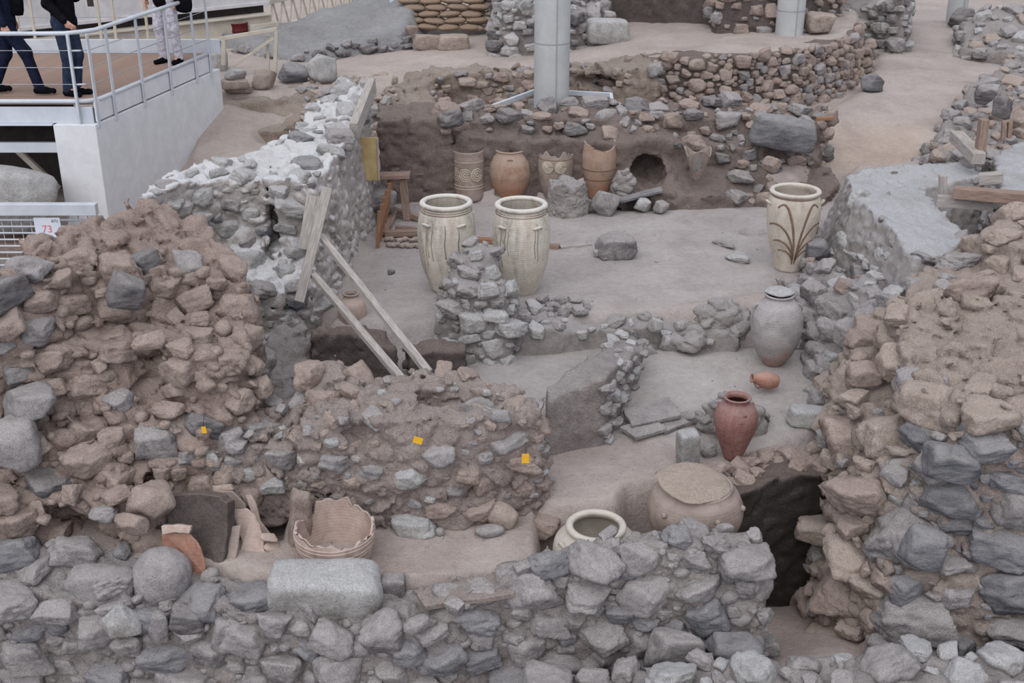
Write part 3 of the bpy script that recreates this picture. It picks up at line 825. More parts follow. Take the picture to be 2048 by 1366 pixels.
# kerb between big room and middle floor
wall_kerb, VD, ND = wall('wall_kerb', 'low plastered kerb of stones dividing the two grey floors', [
    (O((1035, 668, -.02), (1150, 662, -.02), (1280, 655, -.02), (1480, 668, -.02), (1480, 640, .04), (1380, 640, .03), (1280, 632, .03), (1150, 635, .03), (1060, 615, .06), (1040, 640, .04)), -.4, .12)],
    'plaster_grey', [(.16, .24, 14), (.08, .14, 60)], [('rock_grey', .6), ('rock_pale', .4)],
    lambda V, N, px, py: (N[:, 2] > .3), 17, bumps=((.2, .03),), fb=((.5, .05), (.12, .02)), embed=.1)

# partition to the right of the cross wall
wall_partition, VE, NE = wall('wall_partition', 'short mud-plastered partition right of the tagged wall', [
    (O((1092, 800, .17), (1150, 778, .22), (1212, 755, .3), (1262, 712, .12), (1284, 700, .05), (1270, 672, .05), (1225, 672, .12), (1165, 725, .28), (1092, 768, .2)), -.55, .03)],
    'mortar_grey', [(.1, .18, 120)], [('rock_grey', .7), ('rock_pale', .3)],
    lambda V, N, px, py: (px > 1210), 18, bumps=((.2, .015),), fb=((.5, .04), (.12, .018)), embed=0.0)

# back wall of the big room
wall_back, VK, NK = wall('wall_back', 'long rear wall of the big room with storage jars set against it', [
    (O((757, 242, 1.15), (905, 237, 1.15), (905, 205, 1.18), (757, 205, 1.18)), -.15, .02),
    (O((905, 278, .85), (1100, 280, .84), (1250, 288, .78), (1400, 288, .74), (1500, 300, .65), (1640, 310, .48), (1650, 240, .8), (1500, 235, .95), (1250, 248, .95), (905, 252, .97)), -.15, .02),
    (O((890, 247, 1.02), (1000, 242, 1.04), (1200, 238, 1.04), (1400, 238, 1.0), (1640, 255, .82), (1640, 215, .95), (1400, 207, 1.08), (1200, 207, 1.1), (1000, 217, 1.08), (890, 228, 1.05)), -.15, .03),
    (O((1240, 335, .42), (1300, 300, .62), (1480, 315, .5), (1660, 335, .33), (1680, 370, .17), (1640, 415, .08), (1500, 398, .12), (1400, 396, .18), (1270, 392, .15)), -.15, .1),
], 'mortar_rear', [(.3, .42, 60), (.18, .3, 500), (.1, .16, 900)], [('rock_grey', .4), ('rock_dark', .2), ('rock_pink', .4)],
    lambda V, N, px, py: (((py < 262) & (px > 885)) | ((px > 1430) & (py < 330) & (vnoise(V, .5) > -.1)) | ((px > 905) & (px < 1240) & (py < 300) & (py > 262) & (vnoise(V, .5) > .25)) | ((px > 1345) & (N[:, 2] > .2) & (vnoise(V, .4) > .3))) & ~((px > 1235) & (px < 1345) & (py > 285) & (py < 390)), 19,
    carves=[(D(1293, 342, 16.3), (.29, .62, .25))], bumps=((.25, .045), (.1, .02)), fb=((.6, .06), (.13, .03)), k=.05, dx=.04, embed=.12, pack=.95)

# dry-stone terrace wall
wall_terrace, VT, NT = wall('wall_terrace', 'curving dry-stone terrace wall of small round stones beside the path', [
    (O((1292, 115, 1.45), (1400, 116, 1.48), (1500, 113, 1.5), (1600, 102, 1.5), (1670, 85, 1.5), (1712, 66, 1.5), (1722, 50, 1.45), (1700, 46, 1.36), (1600, 80, 1.36), (1400, 97, 1.36), (1292, 100, 1.36)), .2, .1),
    (O((1710, 95, 1.2), (1738, 98, 1.15), (1742, 85, 1.15), (1720, 78, 1.25)), .2, .06),
    (O((1360, 200, .85), (1440, 205, .82), (1440, 190, .85), (1350, 180, .9)), .2, .2),
], 'mortar_dark', [(.2, .28, 300), (.13, .2, 3000), (.08, .12, 4000)], [('rock_pink', .5), ('rock_tan', .28), ('rock_grey', .22)],
    lambda V, N, px, py: (N[:, 2] < .7) & (px > 1296) | (N[:, 1] < -.2) & (py > 80), 20, bumps=((.2, .02),), fb=((.5, .04),), dx=.05, pool=POOL_ROUND + POOL, pack=.9, aspect=(1.1, 1.6), embed=.1)

# right wall: whitened plastered L, rubble below it, broad dusty mass in front
wall_right_rear, VS, NS = wall('wall_right_rear', 'whitened flat-topped plaster wall bending round the right of the big room', [
    (O((1694, 352, .9), (1722, 342, .9), (1940, 324, .86), (1966, 350, .86), (1835, 374, .86), (1866, 405, .86), (1936, 470, .82), (1890, 512, .78), (1830, 515, .8), (1778, 448, .86), (1718, 402, .9)), -.3, .34)],
    'plaster', [(.2, .3, 30), (.1, .18, 160)], [('rock_pale', .4), ('rock_grey', .6)],
    lambda V, N, px, py: (N[:, 2] < .6) & (vnoise(V, .5) > -.05), 21, bumps=((.14, .03), (.07, .014)), fb=((.6, .05), (.12, .02)), embed=-.25)
wall_right_step, VU, NU = wall('wall_right_step', 'stepped grey rubble at the foot of the whitened right wall', [
    (O((1612, 515, .2), (1680, 530, .4), (1760, 560, .62), (1800, 590, .7), (1760, 640, .5), (1690, 660, .3), (1650, 650, .2), (1610, 590, .1)), -.4, .12),
    (O((1565, 565, .05), (1620, 560, .12), (1660, 620, .1), (1620, 640, .05)), -.4, .1),
    (O((1625, 690, -.05), (1690, 660, .1), (1690, 760, -.05), (1640, 800, -.15)), -.4, .05)],
    'plaster_grey', [(.22, .34, 200), (.13, .2, 500)], [('rock_grey', .6), ('rock_pale', .3), ('rock_pink', .1)],
    None, 22, bumps=((.2, .05), (.08, .02)), k=.1, pack=.95, embed=-.1)
wall_right, VR, NR = wall('wall_right', 'massive rubble wall with tan dusty top filling the right foreground', [
    (O((1798, 612, .95), (1900, 592, 1.0), (2300, 600, 1.0), (2300, 830, .8), (2048, 830, .8), (1910, 825, .76), (1840, 780, .8), (1800, 700, .85)), -1.9, .1),
    (O((1702, 665, .5), (1770, 612, .65), (2300, 600, .6), (2300, 900, .52), (1900, 890, .5), (1760, 890, .3), (1700, 800, .35)), -1.9, .06),
    (O((1668, 725, .02), (1710, 655, .2), (2300, 640, .2), (2300, 985, .05), (1830, 985, 0), (1700, 960, -.05), (1660, 850, -.1)), -1.9, .06),
    (O((1672, 970, -.4), (2300, 900, -.4), (2300, 1160, -.5), (1900, 1160, -.55), (1790, 1140, -.55), (1700, 1080, -.55)), -1.9, .12),
], 'mortar_tan', [(.4, .56, 160), (.26, .38, 700), (.15, .24, 1500), (.08, .13, 900)], [('rock_tan', .5), ('rock_pink', .3), ('rock_grey', .2)],
    lambda V, N, px, py: (((N[:, 2] < .72)) & ~((px > 1800) & (py > 850)) & ~((px > 1790) & (py > 585) & (py < 830) & ((N[:, 2] > .3) | (py < 760)))), 23,
    bumps=((.26, .09), (.1, .035), (.05, .014)), k=.14, pack=.98, embed=-.08, dx=.029)
lay_stones(wall_right, VR, NR, [(.42, .58, 300), (.28, .4, 700), (.16, .24, 900), (.08, .13, 600)], [('rock_blue', .6), ('rock_grey', .4)],
           lambda V, N, px, py: (px > 1800) & (py > 850), 24, pack=.86, aspect=(1.4, 2.2), embed=-.02)
wall_right_top, VX, NX = wall('wall_right_top', 'tan rubble heap above the dusty mass at the right edge', [
    (O((1850, 530, .82), (1945, 478, .88), (2060, 440, .95), (2300, 420, 1.0), (2300, 640, 1.05), (1990, 600, .95), (1800, 600, .8)), -.2, .1),
    (O((1960, 470, 1.1), (2040, 430, 1.15), (2250, 420, 1.2), (2250, 500, 1.15), (2040, 500, 1.1)), -.2, .2)],
    'mortar_tan', [(.28, .42, 150), (.15, .25, 400)], [('rock_tan', .8), ('rock_grey', .2)], None, 25, bumps=((.24, .06),), k=.12, embed=.0, pack=1.0)

# front wall
FRONT_TOP = O((-260, 1205, -.55), (0, 1195, -.55), (150, 1190, -.55), (330, 1200, -.55), (520, 1235, -.62), (700, 1275, -.7), (850, 1255, -.66), (960, 1190, -.5), (1050, 1125, -.27), (1200, 1098, -.2), (1350, 1090, -.18), (1470, 1090, -.2), (1515, 1108, -.24),
              (1508, 1068, -.24), (1300, 1062, -.22), (1100, 1100, -.3), (1000, 1150, -.5), (800, 1185, -.62), (520, 1155, -.54), (380, 1115, -.46), (200, 1090, -.4), (0, 1085, -.36), (-260, 1085, -.36))
wall_front, VF, NF = wall('wall_front', 'grey coursed rubble wall along the bottom of the view', [
    (FRONT_TOP, -1.9, .12)], 'mortar_grey',
    [(.34, .46, 500), (.22, .32, 1500), (.12, .2, 2500), (.06, .1, 1200)], [('rock_grey', .7), ('rock_blue', .3)],
    lambda V, N, px, py: ((N[:, 2] < .8) | ((px > 1050) & (vnoise(V, .4) > -.1)) | (px < 420)) & ~((px > 760) & (px < 1040) & ((N[:, 2] > .4) | (py < 1205 - (px - 760) * .12))), 26, bumps=((.24, .05), (.1, .03), (.05, .01)), k=.05, pack=.84, aspect=(1.3, 2.0), embed=-.04, dx=.026)

# side of the deep pit
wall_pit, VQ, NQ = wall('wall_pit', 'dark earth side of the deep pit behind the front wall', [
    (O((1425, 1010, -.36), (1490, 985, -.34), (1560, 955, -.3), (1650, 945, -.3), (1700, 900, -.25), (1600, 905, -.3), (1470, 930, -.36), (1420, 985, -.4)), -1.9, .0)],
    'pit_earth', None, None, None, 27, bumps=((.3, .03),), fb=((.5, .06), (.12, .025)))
wall_pit_rim, _, _ = wall('wall_pit_rim', 'ridge of crumbling pinkish earth and stones along the pit edge', [
    (O((1425, 990, -.36), (1490, 965, -.34), (1560, 938, -.3), (1650, 925, -.28), (1690, 890, -.24), (1590, 890, -.3), (1470, 912, -.36), (1430, 955, -.38)), -.5, .04)],
    'mortar_pink', [(.2, .32, 60), (.12, .2, 120)], [('rock_pink', .6), ('rock_tan', .4)], lambda V, N, px, py: N[:, 2] > .1, 42, bumps=((.2, .06), (.08, .03)), embed=-.05)

# pale cobbles nearest the camera
V_, Q_, N_ = rough_mass([(O((1100, 1345, -.9), (1450, 1318, -.8), (1800, 1312, -.78), (2300, 1290, -.7), (2300, 1520, -.7), (1100, 1520, -.9)), -1.9, .1)], seed=4.4, bumps=((.25, .05),), dx=.03)
wall_near = fast_mesh('wall_near', V_, Q_, M['mortar_grey'])
tag(wall_near, 'pale stone wall top nearest the camera at bottom right', 'wall', kind='structure')
lay_stones(wall_near, V_, N_, [(.36, .48, 300), (.2, .3, 600), (.1, .16, 500)], [('rock_pale', .5), ('rock_grey', .5)], lambda V, N, px, py: N[:, 2] > -.2, 28, pack=.88, embed=.0)

# far rubble and banks
wall_far_right, VY, NY = wall('wall_far_right', 'sprawling rubble bank to the right of the sandy path', [
    (O((1880, 335, .55), (1866, 290, .5), (1895, 235, .65), (1945, 175, .85), (2025, 120, 1.05), (2300, 85, 1.3), (2300, 335, 1.05), (1975, 345, .7)), -.1, .25)],
    'mortar_grey', [(.34, .5, 120), (.2, .32, 500), (.1, .18, 700)], [('rock_grey', .45), ('rock_tan', .35), ('rock_pink', .2)], None, 29, dx=.05, bumps=((.3, .07),), pack=.95, embed=.05)
wall_far_corner, _, _ = wall('wall_far_corner', 'rubble heap at the top right corner beyond the path', [
    (O((1928, 98, .9), (1922, 45, 1.1), (2010, 15, 1.45), (2300, -30, 1.6), (2300, 95, 1.2), (2040, 106, .95)), .2, .2)],
    'mortar_grey', [(.3, .45, 100), (.16, .28, 500)], [('rock_grey', .5), ('rock_pale', .25), ('rock_tan', .25)], None, 30, dx=.07, bumps=((.3, .06),), pack=.95)
wall_far, _, _ = wall('wall_far', 'pale dry-stone wall at the far end of the path', [
    (O((1672, 22, 1.45), (1740, 8, 1.6), (1812, -12, 1.9), (1818, -45, 1.9), (1672, -25, 1.45)), .2, .06)],
    'mortar_grey', [(.24, .36, 400), (.14, .22, 1500)], [('rock_grey', .5), ('rock_pale', .5)], lambda V, N, px, py: N[:, 2] < .8, 31, dx=.07, bumps=((.3, .03),), pack=.88)
def Gt(*pts):   # foot points on the ground, each with the height of the top above them
    return [(*tuple(G(p[0], p[1], p[2]))[:2], p[3]) for p in pts]
wall_far_bank, _, _ = wall('wall_far_bank', 'brown earth section standing at the back of the terrace', [
    (Gt((1185, 28, 1.5, 2.6), (1300, 30, 1.5, 2.6), (1420, 42, 1.5, 2.6), (1440, 60, 1.5, 2.7), (1545, 62, 1.5, 2.7), (1600, 40, 1.5, 2.6), (1670, 30, 1.5, 2.5), (1670, -30, 1.5, 2.5), (1185, -30, 1.5, 2.6)), 1.2, .06)],
    'mortar_dark', [(.2, .35, 120), (.1, .18, 300)], [('rock_pink', .6), ('rock_grey', .4)], lambda V, N, px, py: (px > 1420) & (vnoise(V, .6) > 0), 32, dx=.07, bumps=((.35, .05),), embed=.0)
wall_heap, VH, NH = wall('wall_heap', 'heap of pale building stones piled round the foot of the big column', [
    (Gt((1005, 92, 1.3, 2.0), (1060, 95, 1.3, 1.9), (1140, 88, 1.35, 1.9), (1190, 80, 1.35, 1.8), (1200, 30, 1.4, 2.5), (1100, -10, 1.4, 2.8), (1010, 20, 1.4, 2.5)), 1.0, .15)],
    'mortar_grey', [(.28, .4, 300), (.16, .26, 1200), (.09, .14, 900)], [('rock_pale', .45), ('rock_grey', .35), ('rock_dark', .2)], None, 33, dx=.05, bumps=((.3, .06),), pack=.88)
bank_white, VW, NW = wall('bank', 'white sheeted bank edged with dark stones behind the boulders', [
    (Gt((560, 128, 1.0, 1.12), (640, 125, 1.05, 1.25), (720, 112, 1.05, 1.3), (800, 98, 1.1, 1.4), (838, 70, 1.1, 1.7), (838, 10, 1.1, 2.0), (770, 30, 1.1, 1.7), (660, 60, 1.1, 1.5), (560, 85, 1.0, 1.35), (440, 100, 1.0, 1.3)), .7, .4)],
    'sheet_white', [(.16, .3, 200), (.08, .14, 300)], [('rock_dark', .6), ('rock_grey', .4)], lambda V, N, px, py: (py > 95 - (px - 560) * .06) & (N[:, 2] < .8), 34, dx=.06, bumps=((.4, .03),), embed=.1)
bank_white['category'] = 'bank'
bank_left, VZ, NZ = wall('bank_left', 'earth bank between the concrete pier and the rear rubble wall', [
    (O((445, 200, .98), (560, 198, .98), (640, 190, 1.0), (740, 172, 1.0), (760, 150, 1.03), (600, 165, 1.03), (445, 175, 1.0)), .1, .3),
    (O((440, 265, .62), (540, 262, .62), (640, 240, .75), (660, 200, .95), (600, 192, .98), (440, 198, .97)), .1, .2),
    (O((640, 205, 1.0), (745, 180, 1.1), (760, 205, .95), (750, 225, .9)), .1, .3)],
    'bank', [(.14, .26, 60), (.08, .12, 200)], [('rock_tan', .6), ('rock_grey', .4)], lambda V, N, px, py: (px > 600), 35, dx=.05, carves=[(D(565, 262, 17.0), (.38, .5, .2))], bumps=((.4, .04),), embed=.1)
bank_left['category'] = 'bank'
# broken edge of the sunken trench behind the rear wall
wall_trench, VJ, NJ = wall('wall_trench', 'crumbling earth edge of the sunken trench behind the column', [
    (O((770, 190, .98), (850, 170, 1.05), (900, 150, 1.1), (1000, 145, 1.15), (1140, 143, 1.3), (1250, 140, 1.4), (1310, 135, 1.45), (1300, 115, 1.45), (1000, 128, 1.2), (880, 138, 1.1), (770, 165, 1.0)), .1, .18),
    (O((775, 210, .9), (870, 215, .85), (865, 180, .95), (800, 175, 1.0)), .1, .1)],
    'bank', [(.2, .34, 60), (.1, .18, 400)], [('rock_tan', .4), ('rock_pink', .35), ('rock_grey', .25)], lambda V, N, px, py: (N[:, 2] < .8) & (vnoise(V, .5) > -.1), 36, dx=.045,
    carves=[(D(880, 205, 18.2), (.2, .5, .2)), (D(1200, 165, 18.7), (.35, .3, .14)), (D(1030, 185, 18.5), (.5, .2, .15))], bumps=((.25, .06),), embed=.05)

# ------------------------------------------------------------------ viewing deck, pier, bridge
def prism_mesh(name, poly, z0, z1, mat, parent=None):
    n = len(poly)
    V = [(p[0], p[1], z0) for p in poly] + [(p[0], p[1], z1) for p in poly]
    Fc = [tuple(range(n))[::-1], tuple(range(n, 2 * n))] + [(k, (k + 1) % n, n + (k + 1) % n, n + k) for k in range(n)]
    o = mesh_obj(name, V, Fc, M[mat], parent)
    bv = o.modifiers.new('edge', 'BEVEL'); bv.width = .008; bv.segments = 2
    return o
E0, E1 = Vector((-5.07, 14.5, 0)), Vector((-4.42, 17.75, 0))     # right edge of the deck
def edge(t, out=0.0, z=0.0):
    p = E0.lerp(E1, t); d = (E1 - E0).normalized(); n = Vector((d.y, -d.x, 0))
    return Vector((p.x + n.x * out, p.y + n.y * out, z))
DZ = 1.75
pier = prism_mesh('wall_pier', [(-5.58, 14.42), (-5.06, 14.42), tuple(edge(1.08, .02))[:2], tuple(edge(1.08, -.48))[:2]], .1, 1.5, 'concrete')
tag(pier, 'smooth light grey concrete pier wall carrying the viewing deck', 'wall', kind='structure')
deck = empty('viewing_deck', (-6.8, 16.0, 1.6))
tag(deck, 'raised viewing deck with brown boards and pale steel edges at top left', 'deck')
nb = 26
for k in range(nb):
    y0 = 14.55 + k * .128; y1 = y0 + .12
    t = (y0 - E0.y) / (E1.y - E0.y)
    xr = edge(min(t, 1)).x - .02
    box('board', ((-9.4 + xr) / 2, (y0 + y1) / 2, DZ - .015), (xr + 9.4, y1 - y0, .03), 'deck', deck, bev=.004)
beam('front_beam', (-9.4, 14.52, 1.6), (-5.1, 14.52, 1.6), .04, .2, 'steel_white', deck)
beam('front_ledge', (-9.4, 14.49, 1.49), (-5.6, 14.49, 1.49), .1, .02, 'steel_white', deck)
beam('lower_beam', (-9.4, 14.55, 1.19), (-5.6, 14.55, 1.19), .08, .12, 'steel_white', deck)
beam('side_plate', edge(.0, .0, 1.64), edge(1.0, .0, 1.64), .02, .24, 'concrete', deck)
tube('edge_pipe', [(-9.4, 14.5, DZ + .02), (-5.3, 14.5, DZ + .02), (-5.14, 14.53, DZ + .02), tuple(edge(.04, 0, DZ + .02)), tuple(edge(1, 0, DZ + .02))], .028, 'steel_white', deck)
beam('back_kerb', (-9.4, 17.95, DZ + .09), (-4.3, 17.95, DZ + .09), .05, .2, 'steel_white', deck)
beam('brace', D(35, 300, 14.9), D(118, 378, 14.9), .07, .07, 'steel_beige', deck)
beam('under_deck_shade', (-9.4, 15.3, 1.0), (-5.62, 15.3, 1.0), .05, 1.1, 'dark', deck)  # dark sheet standing in for the shade in the gap below the deck
railing = empty('railing', (-5.0, 14.5, 1.5))
tag(railing, 'pale steel railing with thin cables round the viewing deck', 'railing')
RZ = 2.58
tube('handrail', [(-9.4, 14.47, RZ), (-5.55, 14.47, RZ), (-5.3, 14.49, RZ), (-5.15, 14.56, RZ + .005), tuple(edge(.06, .03, RZ + .01)), tuple(edge(.5, .03, RZ + .02)), tuple(edge(1.03, .03, RZ + .03))], .026, 'steel_white', railing)
fp = G(148, 248, 1.45)
posts = [(Vector((-5.26, 14.46, 1.42)), 0)] + [(edge(t, .03, 1.45), 1) for t in (.0, .13, .36, .6, .84, .985)] + [(Vector((-6.9, 14.46, 1.42)), 0), (Vector((-8.5, 14.46, 1.42)), 0)]
dv = (E1 - E0).normalized()
for p, sd in posts:
    beam('post', p, p + Vector((0, 0, RZ - p.z - .01)), .06 if sd else .03, .014 if sd else .05, 'steel_white', railing, up=(dv.y, -dv.x, 0) if sd else (0, 1, 0))
for k, z in enumerate((1.98, 2.18, 2.38)):
    tube('cable', [(-9.4, 14.47, z), (-5.26, 14.47, z), tuple(edge(0, .02, z)), tuple(edge(1, .02, z))], .005, 'steel_wire', railing, 6)
    tube('turnbuckle', [(-5.24, 14.465, z), (-5.13, 14.475, z)], .011, 'steel_white', railing, 8)
back_rail = empty('back_railing', (-6.5, 18.0, 1.8))
tag(back_rail, 'thin grey railing along the far edge of the deck behind the visitors', 'railing')
for px in (45, 75, 207, 236, 130, 300):
    b = D(px, 105, 18.0); beam('post', (b.x, 18.0, 1.8), (b.x, 18.0, 2.52), .04, .03, 'steel_beige', back_rail)
tube('handrail', [(-9.4, 18.0, 2.52), (-4.9, 18.0, 2.52)], .02, 'steel_beige', back_rail)
for z in (2.0, 2.25): tube('cable', [(-9.4, 18.0, z), (-4.9, 18.0, z)], .005, 'steel_wire', back_rail, 6)

# bridge beyond the deck
BA, BB, BC = Vector((-9.2, 18.9, 0)), Vector((-4.55, 23.0, 0)), Vector((-2.9, 27.4, 0))
bridge = empty('footbridge', (-7, 21, 1.2))
tag(bridge, 'beige steel footbridge with white side panels behind the viewing deck', 'bridge')
def bz(p, z): return Vector((p.x, p.y, z))
beam('girder', bz(BA, 1.40), bz(BB, 1.40), .12, .36, 'steel_beige', bridge)
beam('flange', bz(BA, 1.58), bz(BB, 1.58), .3, .03, 'steel_beige', bridge)
beam('flange', bz(BA, 1.26), bz(BB, 1.26), .3, .03, 'steel_beige', bridge)
beam('recess', bz(BA, 1.66) + Vector((-.2, .2, 0)), bz(BB, 1.66) + Vector((-.2, .2, 0)), .3, .14, 'dark', bridge)  # solid dark bar drawn for the shaded gap between girder and panels
for k in range(5):
    a = BA.lerp(BB, k / 5 + .004); b = BA.lerp(BB, (k + 1) / 5 - .004)
    beam('side_panel', bz(a, 2.0), bz(b, 2.0), .04, .5, 'steel_panel', bridge)
beam('panel_rail', bz(BA, 1.78) + Vector((.03, -.03, 0)), bz(BB, 1.78) + Vector((.03, -.03, 0)), .06, .06, 'steel_panel', bridge)
beam('panel_rail', bz(BA, 2.27), bz(BB, 2.27), .08, .05, 'steel_panel', bridge)
beam('lower_girder', bz(BA, 1.02) + Vector((.25, -.3, 0)), bz(BA.lerp(BB, .85), 1.02) + Vector((.25, -.3, 0)), .12, .16, 'steel_beige', bridge)
for t in (.12, .25, .38, .5, .62, .75):
    q = BA.lerp(BB, t); beam('stub', bz(q, 1.1), bz(q, 1.28), .12, .12, 'steel_beige', bridge)
beam('end_block', bz(BB, 1.3) + Vector((-.35, -.35, 0)), bz(BB, 1.3) + Vector((.1, .05, 0)), .3, .28, 'steel_beige', bridge)
truss = empty('truss_girder', (-3.7, 25, 1.2))
tag(truss, 'beige lattice girder running on from the footbridge', 'girder')
for z in (1.28, 1.78): beam('chord', bz(BB, z), bz(BC, z), .08, .08, 'steel_beige', truss)
for k in range(13):
    a = BB.lerp(BC, k / 13); b = BB.lerp(BC, (k + .5) / 13); c = BB.lerp(BC, (k + 1) / 13)
    beam('lattice_bar', bz(a, 1.28), bz(b, 1.78), .03, .03, 'steel_beige', truss); beam('lattice_bar', bz(b, 1.78), bz(c, 1.28), .03, .03, 'steel_beige', truss)
stand = empty('steel_bracket', tuple(on_ground(548, 150, 1.0)))
tag(stand, 'beige steel bracket with a diagonal strut under the footbridge end', 'bracket')
sb = on_ground(548, 150, 1.0); sy = sb.y
beam('post', sb + Vector((0, 0, -.1)), D(553, 62, sy), .06, .06, 'steel_beige', stand)
beam('post', sb + Vector((-.12, .1, -.1)), D(535, 70, sy + .1), .05, .05, 'steel_beige', stand)
beam('arm', D(440, 78, sy), D(555, 58, sy), .06, .06, 'steel_beige', stand)
beam('strut', D(466, 132, sy), D(548, 76, sy), .05, .05, 'steel_beige', stand)
beam('leg', D(447, 80, sy), D(447, 130, sy), .07, .07, 'steel_beige', stand)
drum_p = on_ground(462, 100, 1.05)
drum = lathe('red_drum', [(.001, 0), (.22, 0), (.22, .02), (.205, .04), (.205, .25), (.22, .26), (.205, .28), (.205, .36), (.22, .38), (.22, .4)], 'red_paint', None, 32, None, .02, .0)
drum.location = (drum_p.x, drum_p.y + .6, drum_p.z)
tag(drum, 'dark red drum half hidden under the footbridge', 'drum')
shelter = empty('steel_shelter', tuple(on_ground(745, 50, 1.1)))
tag(shelter, 'dark steel framework with a pale blue-grey post beyond the white bank', 'framework')
q = on_ground(790, 52, 1.15)
beam('post', q + Vector((0, 0, -.3)), q + Vector((0, 0, 2.2)), .16, .12, 'steel_white', shelter)
q2 = on_ground(740, 60, 1.1) + Vector((0, 4.5, 0))
for (a, b) in (((700, 40), (785, 0)), ((720, 0), (780, 50)), ((690, 55), (780, 58)), ((700, -10), (700, 55)), ((745, -10), (745, 55))):
    beam('frame_bar', D(a[0], a[1], q2.y), D(b[0], b[1], q2.y), .1, .08, 'dark', shelter)
beam('recess_shade', D(660, 25, q2.y + .8), D(790, 25, q2.y + .8), .05, .9, 'dark', shelter)  # dark sheet painting the shade of the recess beyond the frame

# columns
def column(px, Y, z0, r, label, ring_y):
    c = D(px, 100, Y); t = empty('support_column', (c.x, Y, z0)); tag(t, label, 'column', 'steel roof columns')
    def cyl(name, r0, a, b, ri):
        n = 48; zs = [a + (b - a) * j / max(1, int((b - a) / .3)) for j in range(max(1, int((b - a) / .3)) + 1)]
        V = [(r0 * math.cos(k * math.tau / n), r0 * math.sin(k * math.tau / n), z - z0) for z in zs for k in range(n)]
        Fc = [(j * n + k, j * n + (k + 1) % n, (j + 1) * n + (k + 1) % n, (j + 1) * n + k) for j in range(len(zs) - 1) for k in range(n)]
        return mesh_obj(name, V, Fc, M[ri], t, True)
    zr = D(px, ring_y, Y - r).z
    cyl('shaft', r, z0 - .4, z0 + 6, 'column'); cyl('joint_ring', r + .003, zr - .008, zr + .008, 'concrete_dark')
    beam('seam', (c.x + .06, Y - r - .001, z0 - .2), (c.x + .06, Y - r - .001, z0 + 6), .012, .006, 'concrete_dark', t)
column(1104, 17.7, .35, .26, 'thick pale grey steel column rising behind the rear wall', 90)
column(1575, 21.2, 1.45, .24, 'pale grey steel column standing on the terrace by the curved stone wall', 24)
column(1903, 26.5, .9, .21, 'slim far grey column beside the path at the top right', -60)

# mesh barrier round the trench
tb = empty('trench_barrier', tuple(D(1110, 215, 17.9))); tag(tb, 'low white mesh barrier around the column in the sunken trench', 'barrier')
Pn = [D(985, 214, 17.3), D(1072, 182, 18.3), D(1222, 190, 17.9), D(1225, 212, 17.3)]
for a, b in ((0, 1), (1, 2), (2, 3)):
    beam('rail', Pn[a], Pn[b], .05, .07, 'steel_white', tb)
for a in Pn: beam('post', a, a - Vector((0, 0, .45)), .05, .05, 'steel_white', tb)
for k in range(4):
    dz = Vector((0, 0, -.09 * (k + 1)))
    tube('wire', [Pn[1] + dz, Pn[2] + dz], .005, 'steel_wire', tb, 5)
for k in range(12):
    q = Pn[1].lerp(Pn[2], (k + .5) / 12); tube('wire', [q, q - Vector((0, 0, .42))], .004, 'steel_wire', tb, 5)

# mesh barrier with the number sign, far left
nb_ = empty('mesh_barrier', tuple(D(100, 500, 13.1))); tag(nb_, 'white framed wire mesh barrier at the left edge carrying sign 73', 'barrier')
YB = 13.1
beam('top_rail', D(-160, 418, YB), D(194, 418, YB), .1, .13, 'steel_white', nb_)
zt = D(100, 418, YB).z; xr = D(190, 418, YB).x
beam('side_rail', (xr - .02, YB, zt - .06), (xr - .02, YB, zt - 1.2), .07, .05, 'steel_white', nb_)
for k in range(13):
    z = zt - .13 - k * .078; tube('wire', [(xr - 1.9, YB, z), (xr - .05, YB, z)], .011, 'steel_white', nb_, 6)
for k in range(17):
    x = xr - .1 - k * .11; tube('wire', [(x, YB + .012, zt), (x, YB + .012, zt - 1.15)], .006, 'steel_wire', nb_, 5)
backb = beam('storage_crate', D(-60, 560, 13.9), D(150, 560, 13.9), .7, 1.0, 'wood_brown', None, label='brown boarded crate behind the wire mesh barrier', cat='crate')
sg = empty('number_sign', tuple(D(96, 460, YB - .03))); tag(sg, 'small white sign reading 73 wired to the mesh barrier', 'sign')
sc_ = D(96, 455, YB - .02)
box('plate', sc_, (.3, .008, .235), 'sign_white', sg)
def text(name, body, size, loc, mat, parent, rot=(math.pi / 2, 0, 0)):
    cu = bpy.data.curves.new(name, 'FONT'); cu.body = body; cu.size = size; cu.align_x = 'CENTER'; cu.align_y = 'CENTER'; cu.extrude = .001
    tmp = bpy.data.objects.new('tmp', cu); COL.objects.link(tmp)
    dg = bpy.context.evaluated_depsgraph_get(); me = bpy.data.meshes.new_from_object(tmp.evaluated_get(dg))
    bpy.data.objects.remove(tmp); me.materials.clear(); me.materials.append(M[mat])
    o = bpy.data.objects.new(name, me); COL.objects.link(o); o.rotation_euler = rot
    o.location = Vector(loc) - Vector(parent.location); o.parent = parent; return o
text('numeral', '73', .12, sc_ + Vector((-.01, -.006, -.02)), 'ink_red', sg)
text('lettering', 'ΑΠ1', .045, sc_ + Vector((.09, -.006, .075)), 'ink_grey', sg)
own_rock('boulder', D(15, 395, 14.0), (1.15, .7, .85), 'rock_pale', (0, .2, .2), 5, .6, .05, 4, None, 'big whitish boulder under the viewing deck at the left edge', 'boulder')

